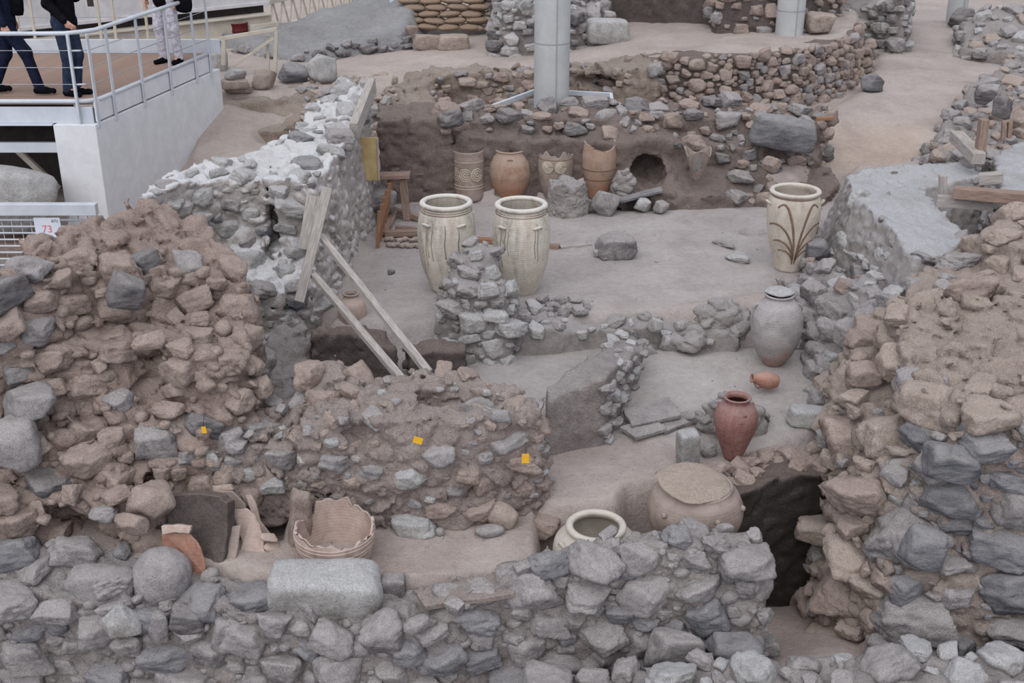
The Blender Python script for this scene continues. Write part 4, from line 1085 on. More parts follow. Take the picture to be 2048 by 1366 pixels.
# ------------------------------------------------------------------ visitors
def caps_field(caps, dx, k):
    A = np.array([list(c[0]) + list(c[1]) for c in caps]); rm = max(max(c[2], c[3]) for c in caps) + .06
    lo = np.minimum(A[:, :3].min(0), A[:, 3:].min(0)) - rm; hi = np.maximum(A[:, :3].max(0), A[:, 3:].max(0)) + rm
    ax = [np.arange(lo[i], hi[i], dx) for i in range(3)]
    X, Y, Z = np.meshgrid(*ax, indexing='ij'); Fd = np.full(X.shape, .4, np.float32)
    for a, b, ra, rb in caps:
        ab = np.array(b) - np.array(a)
        t = np.clip(((X - a[0]) * ab[0] + (Y - a[1]) * ab[1] + (Z - a[2]) * ab[2]) / (ab @ ab + 1e-9), 0, 1)
        d = np.sqrt((X - a[0] - t * ab[0]) ** 2 + (Y - a[1] - t * ab[1]) ** 2 + (Z - a[2] - t * ab[2]) ** 2) - (ra + (rb - ra) * t)
        Fd = smin(Fd, d.astype(np.float32), k)
    g = openvdb.FloatGrid(.4); g.copyFromArray(np.ascontiguousarray(Fd)); V, T, Q = g.convertToPolygons(0.0)
    V = V * dx + lo
    Q = np.asarray(Q, np.int32); fn = np.cross(V[Q[:, 2]] - V[Q[:, 0]], V[Q[:, 3]] - V[Q[:, 1]])
    if np.sum((V[Q].mean(1) - V.mean(0)) * fn) < 0: Q = Q[:, ::-1].copy()
    return V, Q
def hand(w, d, side, s=1.0):
    """palm, four bent fingers of unequal length and a thumb, from wrist w pointing along d"""
    w = np.array(w, float); d = np.array(d, float); d /= np.linalg.norm(d)
    a = np.array([0, 1.0, 0]); a = a - d * (a @ d); a /= np.linalg.norm(a); c = np.cross(d, a) * side
    out = []
    for k, L in enumerate((.068, .078, .073, .055)):
        o = a * (.027 - .018 * k)
        b0 = w + o * .6; b1 = w + d * .085 + o
        m = b1 + d * L * .55 + c * .012; e = m + d * L * .35 + c * .03
        out += [(b0, b1, .014, .0115), (b1, m, .0098, .009), (m, e, .009, .0075)]
    t0 = w + d * .03 + a * .028; t1 = t0 + d * .03 + a * .025 + c * .008; t2 = t1 + d * .032 + c * .01
    out += [(t0, t1, .013, .011), (t1, t2, .0105, .009)]
    return [(tuple(p), tuple(q), r0 * s, r1 * s) for p, q, r0, r1 in out]
def person(loc, rz, label, J, trousers, top, hair='hair', shoe='cloth_black', hem=.78):
    root = empty('person', loc, rz); tag(root, label, 'person')
    def V3(n): return J[n]
    legs = []
    for s in 'lr':
        legs += [((J['hip_' + s]), J['knee_' + s], .072, .05), (J['knee_' + s], J['ankle_' + s], .048, .034)]
    torso = [(J['pelvis'], J['waist'], .11, .1), (J['waist'], J['chest'], .1, .13), (J['chest'], J['neck'], .11, .055), (J['sh_l'], J['sh_r'], .055, .055), (J['neck'], J['head'], .05, .05)]
    hd = J['head']
    headc = [((hd[0], hd[1], hd[2] + .06), (hd[0], hd[1] - .01, hd[2] + .13), .078, .085), ((hd[0], hd[1] - .05, hd[2] + .02), (hd[0], hd[1] - .06, hd[2] + .06), .05, .055),
             ((hd[0], hd[1] - .1, hd[2] + .07), (hd[0], hd[1] - .122, hd[2] + .045), .012, .015), ((hd[0] - .085, hd[1], hd[2] + .08), (hd[0] - .088, hd[1] + .01, hd[2] + .04), .016, .011), ((hd[0] + .085, hd[1], hd[2] + .08), (hd[0] + .088, hd[1] + .01, hd[2] + .04), .016, .011)]
    arms = []
    hands = []
    for s, sg_ in (('l', 1), ('r', -1)):
        arms += [(J['sh_' + s], J['el_' + s], .047, .038), (J['el_' + s], J['wr_' + s], .037, .026)]
        d = np.array(J['wr_' + s]) - np.array(J['el_' + s]); hands += hand(J['wr_' + s], d, sg_)
    feet = [(J['ankle_' + s], (J['ankle_' + s][0] + J['toe_' + s][0], J['ankle_' + s][1] + J['toe_' + s][1], .035), .035, .03) for s in 'lr']
    V, Q = caps_field(legs + torso + headc + arms + hands + feet, .011, .014)
    fast_mesh('body', V, Q, M['skin'], root)
    for sx in (-.032, .032):
        ey = lathe('eye', [(.001, -.011), (.008, -.008), (.011, 0), (.008, .008), (.001, .011)], 'sign_white', root, 12, None, .002, 0); ey.location = (hd[0] + sx, hd[1] - .098, hd[2] + .085)
    tr = [(a, b, ra + .022, rb + .028) for a, b, ra, rb in legs] + [(J['pelvis'], J['waist'], .125, .118), (J['hip_l'], J['hip_r'], .1, .1)]
    V, Q = caps_field(tr, .014, .04); fast_mesh('trousers', V, Q, M[trousers], root)
    w0 = np.array(J['pelvis']); w0[2] = hem + .1
    tp = [(tuple(w0), J['waist'], .15, .135), (J['waist'], J['chest'], .135, .16), (J['chest'], J['neck'], .14, .07), (J['sh_l'], J['sh_r'], .075, .075)] + [(a, b, ra + .022, rb + .022) for a, b, ra, rb in arms]
    V, Q = caps_field(tp, .014, .04); fast_mesh('jacket' if top != 'cloth_pale' else 'top', V, Q, M[top], root)
    hr = [((hd[0], hd[1] + .015, hd[2] + .1), (hd[0], hd[1] + .02, hd[2] + .14), .09, .088), ((hd[0], hd[1] + .04, hd[2] + .04), (hd[0], hd[1] + .03, hd[2] + .1), .065, .07)]
    V, Q = caps_field(hr, .012, .03); fast_mesh('hair', V, Q, M[hair], root)
    for s in 'lr':
        an = J['ankle_' + s]; tx, ty = J['toe_' + s]
        V, Q = caps_field([((an[0] - tx * .25, an[1] - ty * .25, an[2] - .045), (an[0] + tx * 1.1, an[1] + ty * 1.1, an[2] - .05), .042, .036), ((an[0], an[1], an[2] - .02), (an[0] + tx * .5, an[1] + ty * .5, an[2] - .04), .046, .04)], .01, .03)
        V[:, 2] = np.maximum(V[:, 2], an[2] - .082)
        fast_mesh('shoe', V, Q, M[shoe], root)
    return root
def joints(**kw):
    J = dict(pelvis=(0, 0, .92), waist=(0, 0, 1.06), chest=(0, -.01, 1.3), neck=(0, .0, 1.47), head=(0, -.01, 1.53), sh_l=(-.18, 0, 1.41), sh_r=(.18, 0, 1.41),
             hip_l=(-.09, 0, .9), hip_r=(.09, 0, .9), knee_l=(-.1, -.03, .49), knee_r=(.1, -.03, .49), ankle_l=(-.1, 0, .082), ankle_r=(.1, 0, .082), toe_l=(-.02, -.15), toe_r=(.02, -.15),
             el_l=(-.24, .03, 1.14), el_r=(.24, .03, 1.14), wr_l=(-.25, -.05, .9), wr_r=(.25, -.05, .9))
    J.update(kw); return J
g1 = G(28, 190, DZ)
person((g1.x, 15.0, DZ), math.radians(100), 'visitor in navy jacket and dark jeans striding at the left edge', joints(knee_l=(-.1, -.22, .53), ankle_l=(-.1, -.32, .1), knee_r=(.1, .06, .48), ankle_r=(.1, .24, .1), toe_r=(.02, -.14)), 'cloth_navy', 'cloth_navy')
bag1 = own_rock('shoulder_bag', D(31, 6, 15.0), (.17, .12, .3), 'cloth_black', (0, .1, 0), 3, .3, .02, 3, None, 'black shoulder bag hanging on the navy visitor at the left edge', 'bag', .8)
g2 = G(140, 196, DZ)
person((g2.x, 14.95, DZ), math.radians(75), 'visitor in black jacket and dark blue jeans standing by the railing corner', joints(knee_l=(-.08, -.04, .49), ankle_l=(-.07, .03, .085), knee_r=(.07, -.07, .49), ankle_r=(.07, .0, .085), wr_l=(-.22, -.16, .95), el_r=(.26, -.02, 1.16), wr_r=(.2, -.25, 1.22)), 'cloth_jean', 'cloth_black')
cam_o = box('phone', D(180, 0, 14.75), (.075, .012, .15), 'dark'); tag(cam_o, 'small dark phone held up by the visitor in black jacket', 'phone')
g3 = G(333, 132, DZ)
person((g3.x, 17.1, DZ), math.radians(-20), 'visitor in pale patterned loose trousers on the far side of the deck', joints(knee_l=(-.11, -.03, .5), ankle_l=(-.1, .0, .085), knee_r=(.12, -.02, .5), ankle_r=(.13, .03, .085)), 'cloth_pale', 'cloth_black', shoe='cloth_black')
bag3 = own_rock('handbag', D(366, 2, 16.95), (.24, .12, .32), 'cloth_black', (0, 0, .2), 8, .3, .02, 3, None, 'round black handbag held beside the pale patterned trousers', 'bag', .4)

# ------------------------------------------------------------------ storage jars
def pot(name, px, py_base, z, prof, mat, label, cat='jar', cut=None, Y=None, tilt=(0, 0), seed=0, wall=.025, wob=.006):
    b = G(px, py_base, z) if Y is None else Vector((D(px, py_base, Y).x, Y, z))
    t = empty(name, b); tag(t, label, cat)
    lathe('body', prof, mat, t, 72, cut, wall, wob, seed)
    t.rotation_euler = (tilt[0], tilt[1], 0)
    return t
def lip(t, r, z, rr, mat, flat=.8):
    V, Fc = [], []; n, m = 64, 12
    for i in range(n):
        a = i * math.tau / n
        for j in range(m):
            b = j * math.tau / m; q = r + rr * math.cos(b)
            V.append((q * math.cos(a), q * math.sin(a), z + rr * flat * math.sin(b)))
    for i in range(n):
        for j in range(m):
            Fc.append((i * m + j, ((i + 1) % n) * m + j, ((i + 1) % n) * m + (j + 1) % m, i * m + (j + 1) % m))
    return mesh_obj('rim', V, Fc, M[mat], t, True)
BIG = [(.001, 0), (.17, 0), (.185, .02), (.25, .18), (.3, .36), (.322, .55), (.324, .7), (.31, .84), (.285, .94), (.262, .985), (.262, 1.02)]
for px, py, lab, sd in ((896, 578, 'large cream pithos with dark stained shoulder, left of the pair', 1), (1042, 583, 'large pale cream pithos with dripping stains, right of the pair', 4)):
    t = pot('pithos', px, py, 0, BIG, 'clay_cream', lab, 'pithos', seed=sd)
    lip(t, .262, 1.02, .034, 'clay_cream')
    for k, z in enumerate((.945, .965)): paint_line('painted_band', BIG, [(a * math.tau / 60, z) for a in range(61)], .004, 'paint_brown', t)
    for a in (-.95, -2.3, .6): handle('handle', BIG, a, .82, .34, .05, .016, 'clay_cream', t)
    rnd = random.Random(sd)
    for k in range(5):
        a = -math.pi / 2 + rnd.uniform(-.9, .9); z0 = rnd.uniform(.8, .9); L = rnd.uniform(.15, .5)
        paint_line('drip_stain', BIG, [(a + .02 * math.sin(j), z0 - L * j / 8) for j in range(9)], rnd.uniform(.003, .008), 'stain', t, .002)
# flowered pithos
FL = [(.001, 0), (.16, 0), (.165, .02), (.2, .16), (.27, .4), (.305, .62), (.308, .76), (.29, .88), (.265, .93), (.265, .96)]
t = pot('pithos', 1576, 537, 0, FL, 'clay_flower', 'tall cream pithos painted with brown arching leaves beside the right wall', 'pithos', seed=2)
lip(t, .268, .955, .03, 'clay_flower')
paint_line('painted_band', FL, [(a * math.tau / 60, .915) for a in range(61)], .008, 'paint_brown', t)
c0 = -math.pi / 2 + .0
def arc_leaf(sx, z0, z1, spread, w=.009):
    path = []
    for j in range(15):
        u = j / 14; path.append((c0 + sx * (.06 + spread * u ** 1.6), z0 + (z1 - z0) * math.sin(u * math.pi * .62) / math.sin(math.pi * .5)))
    paint_line('painted_leaf', FL, path, w, 'paint_brown', t)
for sx in (-1, 1):
    arc_leaf(sx, .18, .86, .8, .014); arc_leaf(sx, .16, .62, 1.2, .012); arc_leaf(sx, .14, .42, 1.0, .011); arc_leaf(sx, .12, .3, .8, .009)
for a in (-.1, math.pi + .1): handle('handle', FL, a, .82, .3, .05, .015, 'clay_flower', t)
# grey jar with stone lid
GJ = [(.001, 0), (.09, 0), (.105, .02), (.185, .13), (.243, .28), (.264, .42), (.256, .54), (.21, .65), (.15, .715), (.13, .735), (.13, .755), (.14, .765)]
t = pot('storage_jar', 1546, 728, -.24, GJ, 'clay_grey', 'grey ovoid jar with rusty stains and a flat stone on its mouth', 'jar', seed=5, wall=.02)
lip(t, .135, .765, .014, 'clay_grey')
for a in (.1, math.pi - .1): handle('handle', GJ, a, .62, .1, .035, .012, 'clay_grey', t, True)
b = G(1546, 728, -.24)
own_rock('lid_stone', (b.x, b.y, b.z + .8), (.31, .29, .05), 'rock_pale', (0, .03, .4), 21, .5, .03, 4, None, 'thin flat grey stone lying on the mouth of the grey jar', 'stone')
# red jar
RJ = [(.001, 0), (.075, 0), (.085, .015), (.12, .12), (.17, .26), (.198, .38), (.195, .44), (.165, .51), (.115, .548), (.1, .565), (.105, .59), (.118, .605)]
t = pot('storage_jar', 1465, 915, -.36, RJ, 'clay_red', 'dark red clay jar with round mouth standing before a rough boulder', 'jar', seed=3, wall=.018)
lip(t, .113, .605, .011, 'clay_red')
for a in (-1.3, .4, 2.6): handle('lug', RJ, a, .48, .16, .02, .01, 'clay_red', t)
for k in range(3): paint_line('painted_stripe', RJ, [(-1.9 + .06 * k, .5 - .03 * j) for j in range(14)], .004, 'paint_red', t, .0015)
# jug lying on its side
JG = [(.001, 0), (.05, 0), (.06, .01), (.085, .07), (.09, .12), (.075, .19), (.045, .225), (.036, .25), (.048, .275)]
jb = G(1530, 778, -.24)
t = empty('clay_jug', (jb.x + .12, jb.y, jb.z + .08)); tag(t, 'small orange clay jug lying on its side on the floor', 'jug')
lathe('body', JG, 'clay_orange', t, 48, None, .012, .01, 4)
handle('handle', JG, math.pi, .2, .12, .035, .009, 'clay_orange', t, True)
t.rotation_euler = (0, math.radians(-78), math.radians(8))
# jars set against the rear wall
J1 = [(.001, 0), (.21, 0), (.215, .02), (.212, .3), (.215, .55), (.222, .6), (.215, .62), (.22, .7)]
t = pot('storage_jar', 938, 392, .0, J1, 'clay_brown', 'straight-sided brown jar painted with pale running spirals', 'jar', Y=16.35, wall=.02)
for cx in (-1.05, -.2, .65):
    for rr in (.088, .058, .025):
        paint_line('painted_spiral', J1, [(-math.pi / 2 + cx * .98 + rr / .215 * math.cos(u * math.tau / 18), .38 + rr * math.sin(u * math.tau / 18)) for u in range(19)], .01, 'paint_cream', t)
for z in (.22, .18, .56): paint_line('painted_band', J1, [(a * math.tau / 60, z) for a in range(61)], .008, 'paint_cream', t)
J2 = [(.001, 0), (.16, 0), (.18, .04), (.26, .18), (.3, .34), (.285, .5), (.22, .62), (.19, .66), (.195, .68)]
t = pot('storage_jar', 1020, 392, .0, J2, 'clay_rust', 'round-bellied reddish jar between the spiral jar and the medallion jar', 'jar', Y=16.4, wall=.02, seed=2)
lip(t, .193, .68, .016, 'clay_rust')
handle('handle', J2, -math.pi / 2, .58, .3, .03, .014, 'clay_rust', t)
J3 = [(.001, 0), (.15, 0), (.16, .03), (.2, .15), (.24, .35), (.255, .52), (.24, .64), (.23, .72)]
t = pot('storage_jar', 1110, 392, .0, J3, 'clay_brown', 'broken-rimmed jar with two pale painted medallions', 'jar', Y=16.35, wall=.02, cut=lambda a: .67 + .03 * math.sin(5 * a) + .02 * math.sin(11 * a + 1))
for cx in (-.5, .28):
    for rr in (.078, .056, .034, .012):
        paint_line('painted_medallion', J3, [(-math.pi / 2 + cx * 1.0 + rr / .25 * math.cos(u * math.tau / 18), .5 + rr * math.sin(u * math.tau / 18)) for u in range(19)], .012, 'paint_cream', t)
paint_line('painted_band', J3, [(a * math.tau / 60, .6) for a in range(61)], .006, 'paint_brown', t)
J4 = [(.001, 0), (.15, 0), (.16, .03), (.2, .2), (.245, .45), (.25, .6), (.235, .74), (.22, .8), (.22, .82)]
t = pot('storage_jar', 1196, 390, .0, J4, 'clay_rust', 'tall orange-brown jar with a broken top behind the clay lumps', 'jar', Y=16.4, wall=.02, seed=6, cut=lambda a: .8 + .03 * math.sin(2 * a + .5) - .06 * max(0, math.cos(a + 1.57)))
for z in (.44, .3): paint_line('painted_band', J4, [(a * math.tau / 60, z) for a in range(61)], .008, 'paint_brown', t)
# jar fragment still in the earth
J5 = [(.02, 0), (.04, .0), (.1, .14), (.16, .32), (.19, .43), (.21, .46)]
t = empty('jar_fragment', tuple(D(1393, 360, 16.0))); tag(t, 'pointed jar fragment with white plaster streaks stuck in the earth', 'sherd')
lathe('body', J5, 'clay_brown', t, 40, lambda a: .4 + .05 * math.sin(3 * a), .018, .02, 3)
for k, a in enumerate((-2.1, -1.75, -1.3)): paint_line('plaster_streak', J5, [(a + .04 * math.sin(j * 2), .4 - .035 * j) for j in range(9 - k)], .016, 'sheet_white', t)
# plaster stump
ST = [(.001, 0), (.3, 0), (.29, .05), (.26, .25), (.235, .42)]
t = empty('plaster_stump', tuple(G(1134, 424, .0))); tag(t, 'rough grey plaster stump like a cut-off cone before the rear jars', 'stump')
V, Q, N = rough_mass([([(t.location.x + .25 * math.cos(a * math.tau / 14), t.location.y + .25 * math.sin(a * math.tau / 14), .42 + .05 * math.sin(a * 2.1)) for a in range(14)], -.05, .14)], seed=8., bumps=((.06, .03),), fb=((.1, .03),), dx=.02, k=0,
                     carves=[((t.location.x, t.location.y, .5), (.17, .17, .14))])
fast_mesh('body', V - np.array(t.location[:]), Q, M['plaster_grey'], t)
# small jar behind the struts
SJ = [(.001, 0), (.09, 0), (.14, .12), (.16, .22), (.14, .32), (.085, .38), (.075, .4), (.085, .425)]
sjp = D(706, 660, 12.0)
t = pot('storage_jar', 706, 660, sjp.z, SJ, 'clay_buff', 'small buff jar half hidden behind the leaning struts', 'jar', Y=12.0, wall=.015)
lip(t, .082, .425, .014, 'clay_brown')
own_rock('stone', (sjp.x, 12.05, sjp.z - .09), (.5, .4, .2), 'rock_grey', (0, 0, .3), 31, .9, .06, 3, None, 'flat grey stone under the small buff jar', 'stone')
# broken pithos, front left
BP = [(.001, 0), (.24, 0), (.25, .03), (.29, .15), (.315, .3), (.32, .4), (.315, .55), (.32, .62)]
def bpcut(a):
    return .37 + .015 * math.sin(7 * a) + .01 * math.sin(17 * a + 2) + (.09 if 1.3 < a % math.tau < 2.2 else 0) + .02 * math.sin(2 * a)
bp = G(668, 1135, -.62)
t = pot('pithos', 668, 1050, -.62, BP, 'clay_buff', 'broken buff pithos with jagged rim behind the white stone block', 'pithos', bpcut, 8.15, seed=2)
for z in (.31, .34, .26, .23): paint_line('moulded_band', BP, [(a * math.tau / 60, z) for a in range(61)], .006, 'clay_buff', t, .008)
# pithos with slab lid
LP = [(.001, 0), (.2, 0), (.22, .04), (.33, .25), (.4, .45), (.405, .55), (.36, .66), (.3, .71), (.3, .74)]
lp = Vector((D(1392, 985, 8.7).x, 8.7, -.92))
t = empty('pithos', lp); tag(t, 'large buried pithos covered by a round stone slab', 'pithos')
lathe('body', LP, 'clay_brown', t, 72, None, .03, .006, 1)
for a in (-1.25, -2.4, -.4): 
    k = own_rock('knob', (math.cos(a) * .4, math.sin(a) * .4, .6), (.05, .05, .05), 'clay_brown', (0, 0, 0), 3, .2, .02, 3, t)
own_rock('slab_lid', lp + Vector((-.01, -.02, .765)), (.63, .61, .06), 'lid_stone', (math.radians(4), math.radians(2), .3), 44, .45, .035, 4, None, 'round flat tan stone slab lying over the buried pithos', 'lid')
# open pithos, front
OP = [(.001, 0), (.2, 0), (.22, .04), (.31, .22), (.355, .4), (.34, .5), (.27, .57), (.215, .6), (.22, .62)]
op = Vector((D(1192, 1060, 8.35).x, 8.35, -1.0))
t = empty('pithos', op); tag(t, 'open cream pithos with thick rim set behind the front wall', 'pithos')
lathe('body', OP, 'clay_flower', t, 72, None, .025, .006, 5)
lip(t, .218, .63, .032, 'clay_flower')
for a in (-2.7, -.4, 1.2): handle('handle', OP, a, .52, .3, .04, .018, 'clay_flower', t)

# ------------------------------------------------------------------ timber
def plank(name, a, b, w, h, mat, label, cat='plank', up=(0, 0, 1)):
    return beam(name, a, b, w, h, mat, None, up, label=label, cat=cat)
plank('plank', D(655, 375, 12.25), D(598, 604, 11.55), .1, .035, 'wood_grey', 'weathered grey plank leaning steeply on the left rear wall', up=(.3, -1, 0))
plank('plank', D(628, 392, 12.35), D(612, 500, 12.1), .16, .03, 'wood_grey', 'broad short board behind the steep leaning plank', up=(.2, -1, 0))
plank('strut', D(641, 472, 12.15), D(858, 746, 9.6), .07, .06, 'wood_grey', 'upper long pale timber strut slanting down to the tagged wall', 'strut')
plank('strut', D(622, 544, 11.85), D(806, 762, 9.45), .07, .06, 'wood_grey', 'lower long pale timber strut slanting down to the tagged wall', 'strut')
plank('timber_lintel', G(744, 170, 1.8), G(708, 262, 1.5), .1, .2, 'wood_grey', 'thick grey timber lintel along the top end of the left rear wall', 'timber')
yb = empty('yellow_board', tuple(D(738, 320, 14.9))); tag(yb, 'yellow plywood board standing at the end of the left rear wall', 'board')
box('sheet', D(738, 318, 14.9), (.25, .02, .56), 'board_yellow', yb); beam('edge_strip', D(755, 277, 14.89), D(757, 360, 14.89), .02, .03, 'wood_grey', yb)
tr = empty('timber_trestle', tuple(G(800, 480, 0))); tag(tr, 'makeshift timber trestle and shelf in the rear left corner of the big room', 'trestle')
Yf = 15.0
beam('shelf_board', D(748, 352, 15.3), D(820, 350, 15.3), .22, .05, 'wood_brown', tr)
beam('leg', D(806, 358, 15.3), D(814, 440, 15.3), .1, .06, 'wood_brown', tr)
beam('leg', D(780, 358, 15.5), D(782, 420, 15.5), .06, .06, 'wood_orange', tr)
beam('rail', D(770, 467, 14.6), D(845, 465, 14.6), .1, .07, 'wood_brown', tr)
beam('rail', D(780, 418, 15.5), D(850, 440, 15.2), .08, .07, 'wood_brown', tr)
beam('rail', D(790, 420, 15.5), D(768, 466, 14.6), .1, .06, 'wood_brown', tr)
beam('rail', D(790, 455, 14.8), D(850, 460, 14.8), .05, .06, 'wood_brown', tr)
for k in range(6):
    x0 = 755 + k * 5; y0 = 500 - k * 19
    beam('stake', D(x0, y0, 14.2 + k * .22), D(x0 + 4, y0 - 78 + k * 5, 14.2 + k * .22), .05, .03, 'wood_orange', tr)
own_rock('stone', D(755, 400, 15.3), (.5, .6, .36), 'rock_grey', (0, 0, .2), 51, .9, .07, 4, None, 'grey boulder wedged between the timber stakes and the left rear wall', 'stone')
rnd = random.Random(4)
for k in range(16):
    p = on_ground(776 + (k % 8) * 9 + rnd.uniform(-3, 3), 484 + (k // 8) * 11 + rnd.uniform(-2, 2), 0)
    rock('cobble', p + Vector((0, 0, .03)), (.1, .08, .06), 'rock_tan', (0, 0, rnd.uniform(0, 3)), k, POOL_ROUND, None, 'small round cobble in the row under the timber frame', 'stone', 'cobbles under the timber frame')
beam('brown_board', G(952, 480, .03), G(990, 482, .03), .1, .06, 'wood_orange', None, label='reddish board end lying between the two cream pithoi', cat='board')
beam('brown_board', G(1098, 492, .03), G(1118, 494, .03), .08, .06, 'wood_brown', None, label='short brown board right of the paler pithos', cat='board')
beam('grey_batten', G(1120, 494, .02), G(1182, 488, .02), .08, .03, 'wood_grey', None, label='thin dusty batten beside the short brown board', cat='board')
beam('orange_batten', D(1632, 238, 17.0), D(1668, 236, 17.0), .06, .05, 'wood_orange', None, label='orange batten sticking out of the rear wall end', cat='board')
# timbers at the right
plank('timber_post', D(1957, 328, 14.6), D(1968, 238, 14.6), .1, .13, 'wood_brown', 'upright brown timber post above the whitened wall', 'timber')
plank('timber_beam', D(1912, 272, 15.4), D(1958, 318, 14.4), .16, .14, 'wood_grey', 'short thick beam lying against the upright timber post', 'timber')
pf = empty('post_frame', tuple(D(2010, 275, 15.2))); tag(pf, 'small double timber post at the right edge', 'timber')
beam('post', D(2006, 278, 15.2), D(2008, 245, 15.2), .05, .06, 'wood_brown', pf); beam('post', D(2018, 276, 15.2), D(2020, 242, 15.2), .05, .06, 'wood_brown', pf); beam('cap', D(2004, 245, 15.2), D(2022, 241, 15.2), .05, .03, 'wood_brown', pf)
plank('timber_beam', D(1908, 384, 13.0), D(2070, 398, 12.6), .16, .12, 'wood_brown', 'long brown beam with dusty top lying over the gap at the right', 'timber')
plank('timber_board', D(1874, 402, 13.1), D(1988, 408, 12.9), .03, .15, 'wood_grey', 'grey board on edge below the long brown beam', 'timber')
plank('timber_post', D(1885, 400, 13.2), D(1886, 350, 13.2), .08, .08, 'wood_grey', 'short grey stake at the left end of the board on edge', 'timber')
plank('timber_block', D(1958, 358, 13.8), D(2006, 354, 13.7), .16, .12, 'wood_grey', 'dusty timber block behind the long brown beam', 'timber')
wp, VV, NN = wall('wall_white_pad', 'white dusted stone platform at the right edge behind the timbers', [
    (O((1985, 305, .98), (2048, 280, 1.03), (2300, 285, 1.0), (2300, 420, 1.0), (2048, 408, .95), (2000, 380, .95)), .0, .1)], 'plaster', [(.14, .24, 80)], [('rock_grey', .7), ('rock_pale', .3)],
    lambda V, N, px, py: N[:, 2] < .5, 41, bumps=((.15, .03),), fb=((.5, .04),), embed=0.)
# ------------------------------------------------------------------ loose stones, each its own
def loose(px, py, z, size, mat, rot, seed, label, name='stone', edge=.95, rough=.07, Y=None, boxy=0., cat='stone', sub=4):
    p = (on_ground(px, py, z) if Y is None else D(px, py, Y))
    if Y is None: p = p + Vector((0, 0, size[2] * .42))
    return own_rock(name, p, size, mat, rot, seed, edge, rough, sub, None, label, cat, boxy)
loose(1229, 512, 0, (.52, .44, .3), 'rock_grey', (0, 0, .2), 61, 'squat grey stone block standing alone on the grey floor', boxy=.35)
loose(1194, 514, 0, (.08, .08, .1), 'rock_pale', (0, 0, .2), 62, 'tiny pale stone left of the squat grey block', sub=3)
loose(1213, 519, 0, (.15, .1, .08), 'rock_grey', (0, 0, .4), 63, 'small flat pebble in front of the squat grey block', sub=3)
loose(782, 548, 0, (.1, .08, .06), 'rock_dark', (0, 0, .4), 64, 'dark pebble on the floor by the left rear wall', sub=3)
loose(1210, 428, 0, (.38, .3, .36), 'rock_grey', (0, .2, .3), 65, 'grey split lump right of the plaster stump')
loose(1186, 424, 0, (.22, .2, .16), 'rock_blue', (0, 0, .8), 165, 'low dark lump against the plaster stump')
loose(1286, 424, 0, (.26, .22, .22), 'rock_pale', (0, 0, 0), 66, 'white stone below the hollow in the rear wall')
loose(1322, 426, 0, (.2, .2, .18), 'rock_grey', (0, 0, 0.5), 67, 'grey round stone beside the white one below the hollow')
crag('plaster_lump', D(1250, 372, 16.0), (.3, .26, .44), 'plaster_grey', 'lumpy grey plaster mass left of the hollow in the rear wall', 68, 'lump')
sl = slab('stone_plate', [D(1222, 398, 15.9), D(1322, 372, 15.9), D(1326, 380, 15.75), D(1240, 402, 15.6)], .04, 'rock_blue'); tag(sl, 'thin tilted stone plate under the hollow in the rear wall', 'stone')
own_rock('basalt_block', D(1572, 265, 16.45), (1.0, .4, .48), 'rock_blue', (.1, .12, -.1), 71, 1, .1, 4, None, 'huge blue-grey basalt slab at the right end of the rear wall', 'stone', .35)
loose(1610, 475, 0, (.3, .25, .26), 'rock_pink', (0, 0, 0.5), 72, 'brown stone right of the flowered pithos')
loose(1633, 500, 0, (.3, .28, .3), 'rock_blue', (0, 0, 0.1), 73, 'blue-grey boulder at the flowered pithos foot', Y=13.3)
loose(1448, 492, 0, (.4, .1, .07), 'rock_grey', (0, 0, -.9), 74, 'narrow grey slab on the floor left of the flowered pithos')
loose(1475, 520, 0, (.34, .24, .1), 'rock_pale', (0, 0, -.4), 75, 'low pale broken stone left of the flowered pithos', rough=.12)
crag('boulder', D(1440, 640, 11.75), (.5, .36, .4), 'plaster_grey', 'big jagged boulder left of the grey jar', 76)
crag('stone', D(1392, 682, 11.5), (.36, .26, .18), 'plaster_grey', 'crumbled stone below the jagged boulder', 77, 'stone')
loose(1338, 700, -.22, (.2, .16, .2), 'rock_pale', (0, .1, .2), 78, 'pale squarish stone on the kerb', boxy=.4)
loose(1310, 662, 0, (.16, .14, .18), 'rock_pale', (0, .3, .2), 79, 'pale upright stone on the kerb')
loose(1295, 706, -.22, (.18, .15, .1), 'rock_grey', (0, 0, .2), 80, 'small grey stone at the kerb corner')
rnd = random.Random(9)
for k in range(11):
    px = 1062 + k * 11; py = 632 - (k % 3) * 12 + rnd.uniform(-4, 4)
    rock('stone', on_ground(px, py, 0) + Vector((0, 0, .03)), (rnd.uniform(.12, .22), rnd.uniform(.1, .16), rnd.uniform(.1, .16)), 'rock_grey', (0, 0, rnd.uniform(0, 3)), k + 3, POOL, None, 'grey rubble stone in the short row right of the masonry stub', 'stone', 'rubble row on the grey floor')
crag('boulder', D(1470, 852, 9.95), (.6, .3, .56), 'plaster_grey', 'rough grey boulder behind the red jar', 82)
loose(1374, 928, -.38, (.2, .15, .38), 'rock_pale', (.1, -.08, .3), 83, 'pale upright squared stone left of the red jar', boxy=.75)
loose(1415, 912, -.38, (.14, .12, .14), 'rock_grey', (0, 0, .3), 84, 'small grey stone between the upright stone and the red jar')
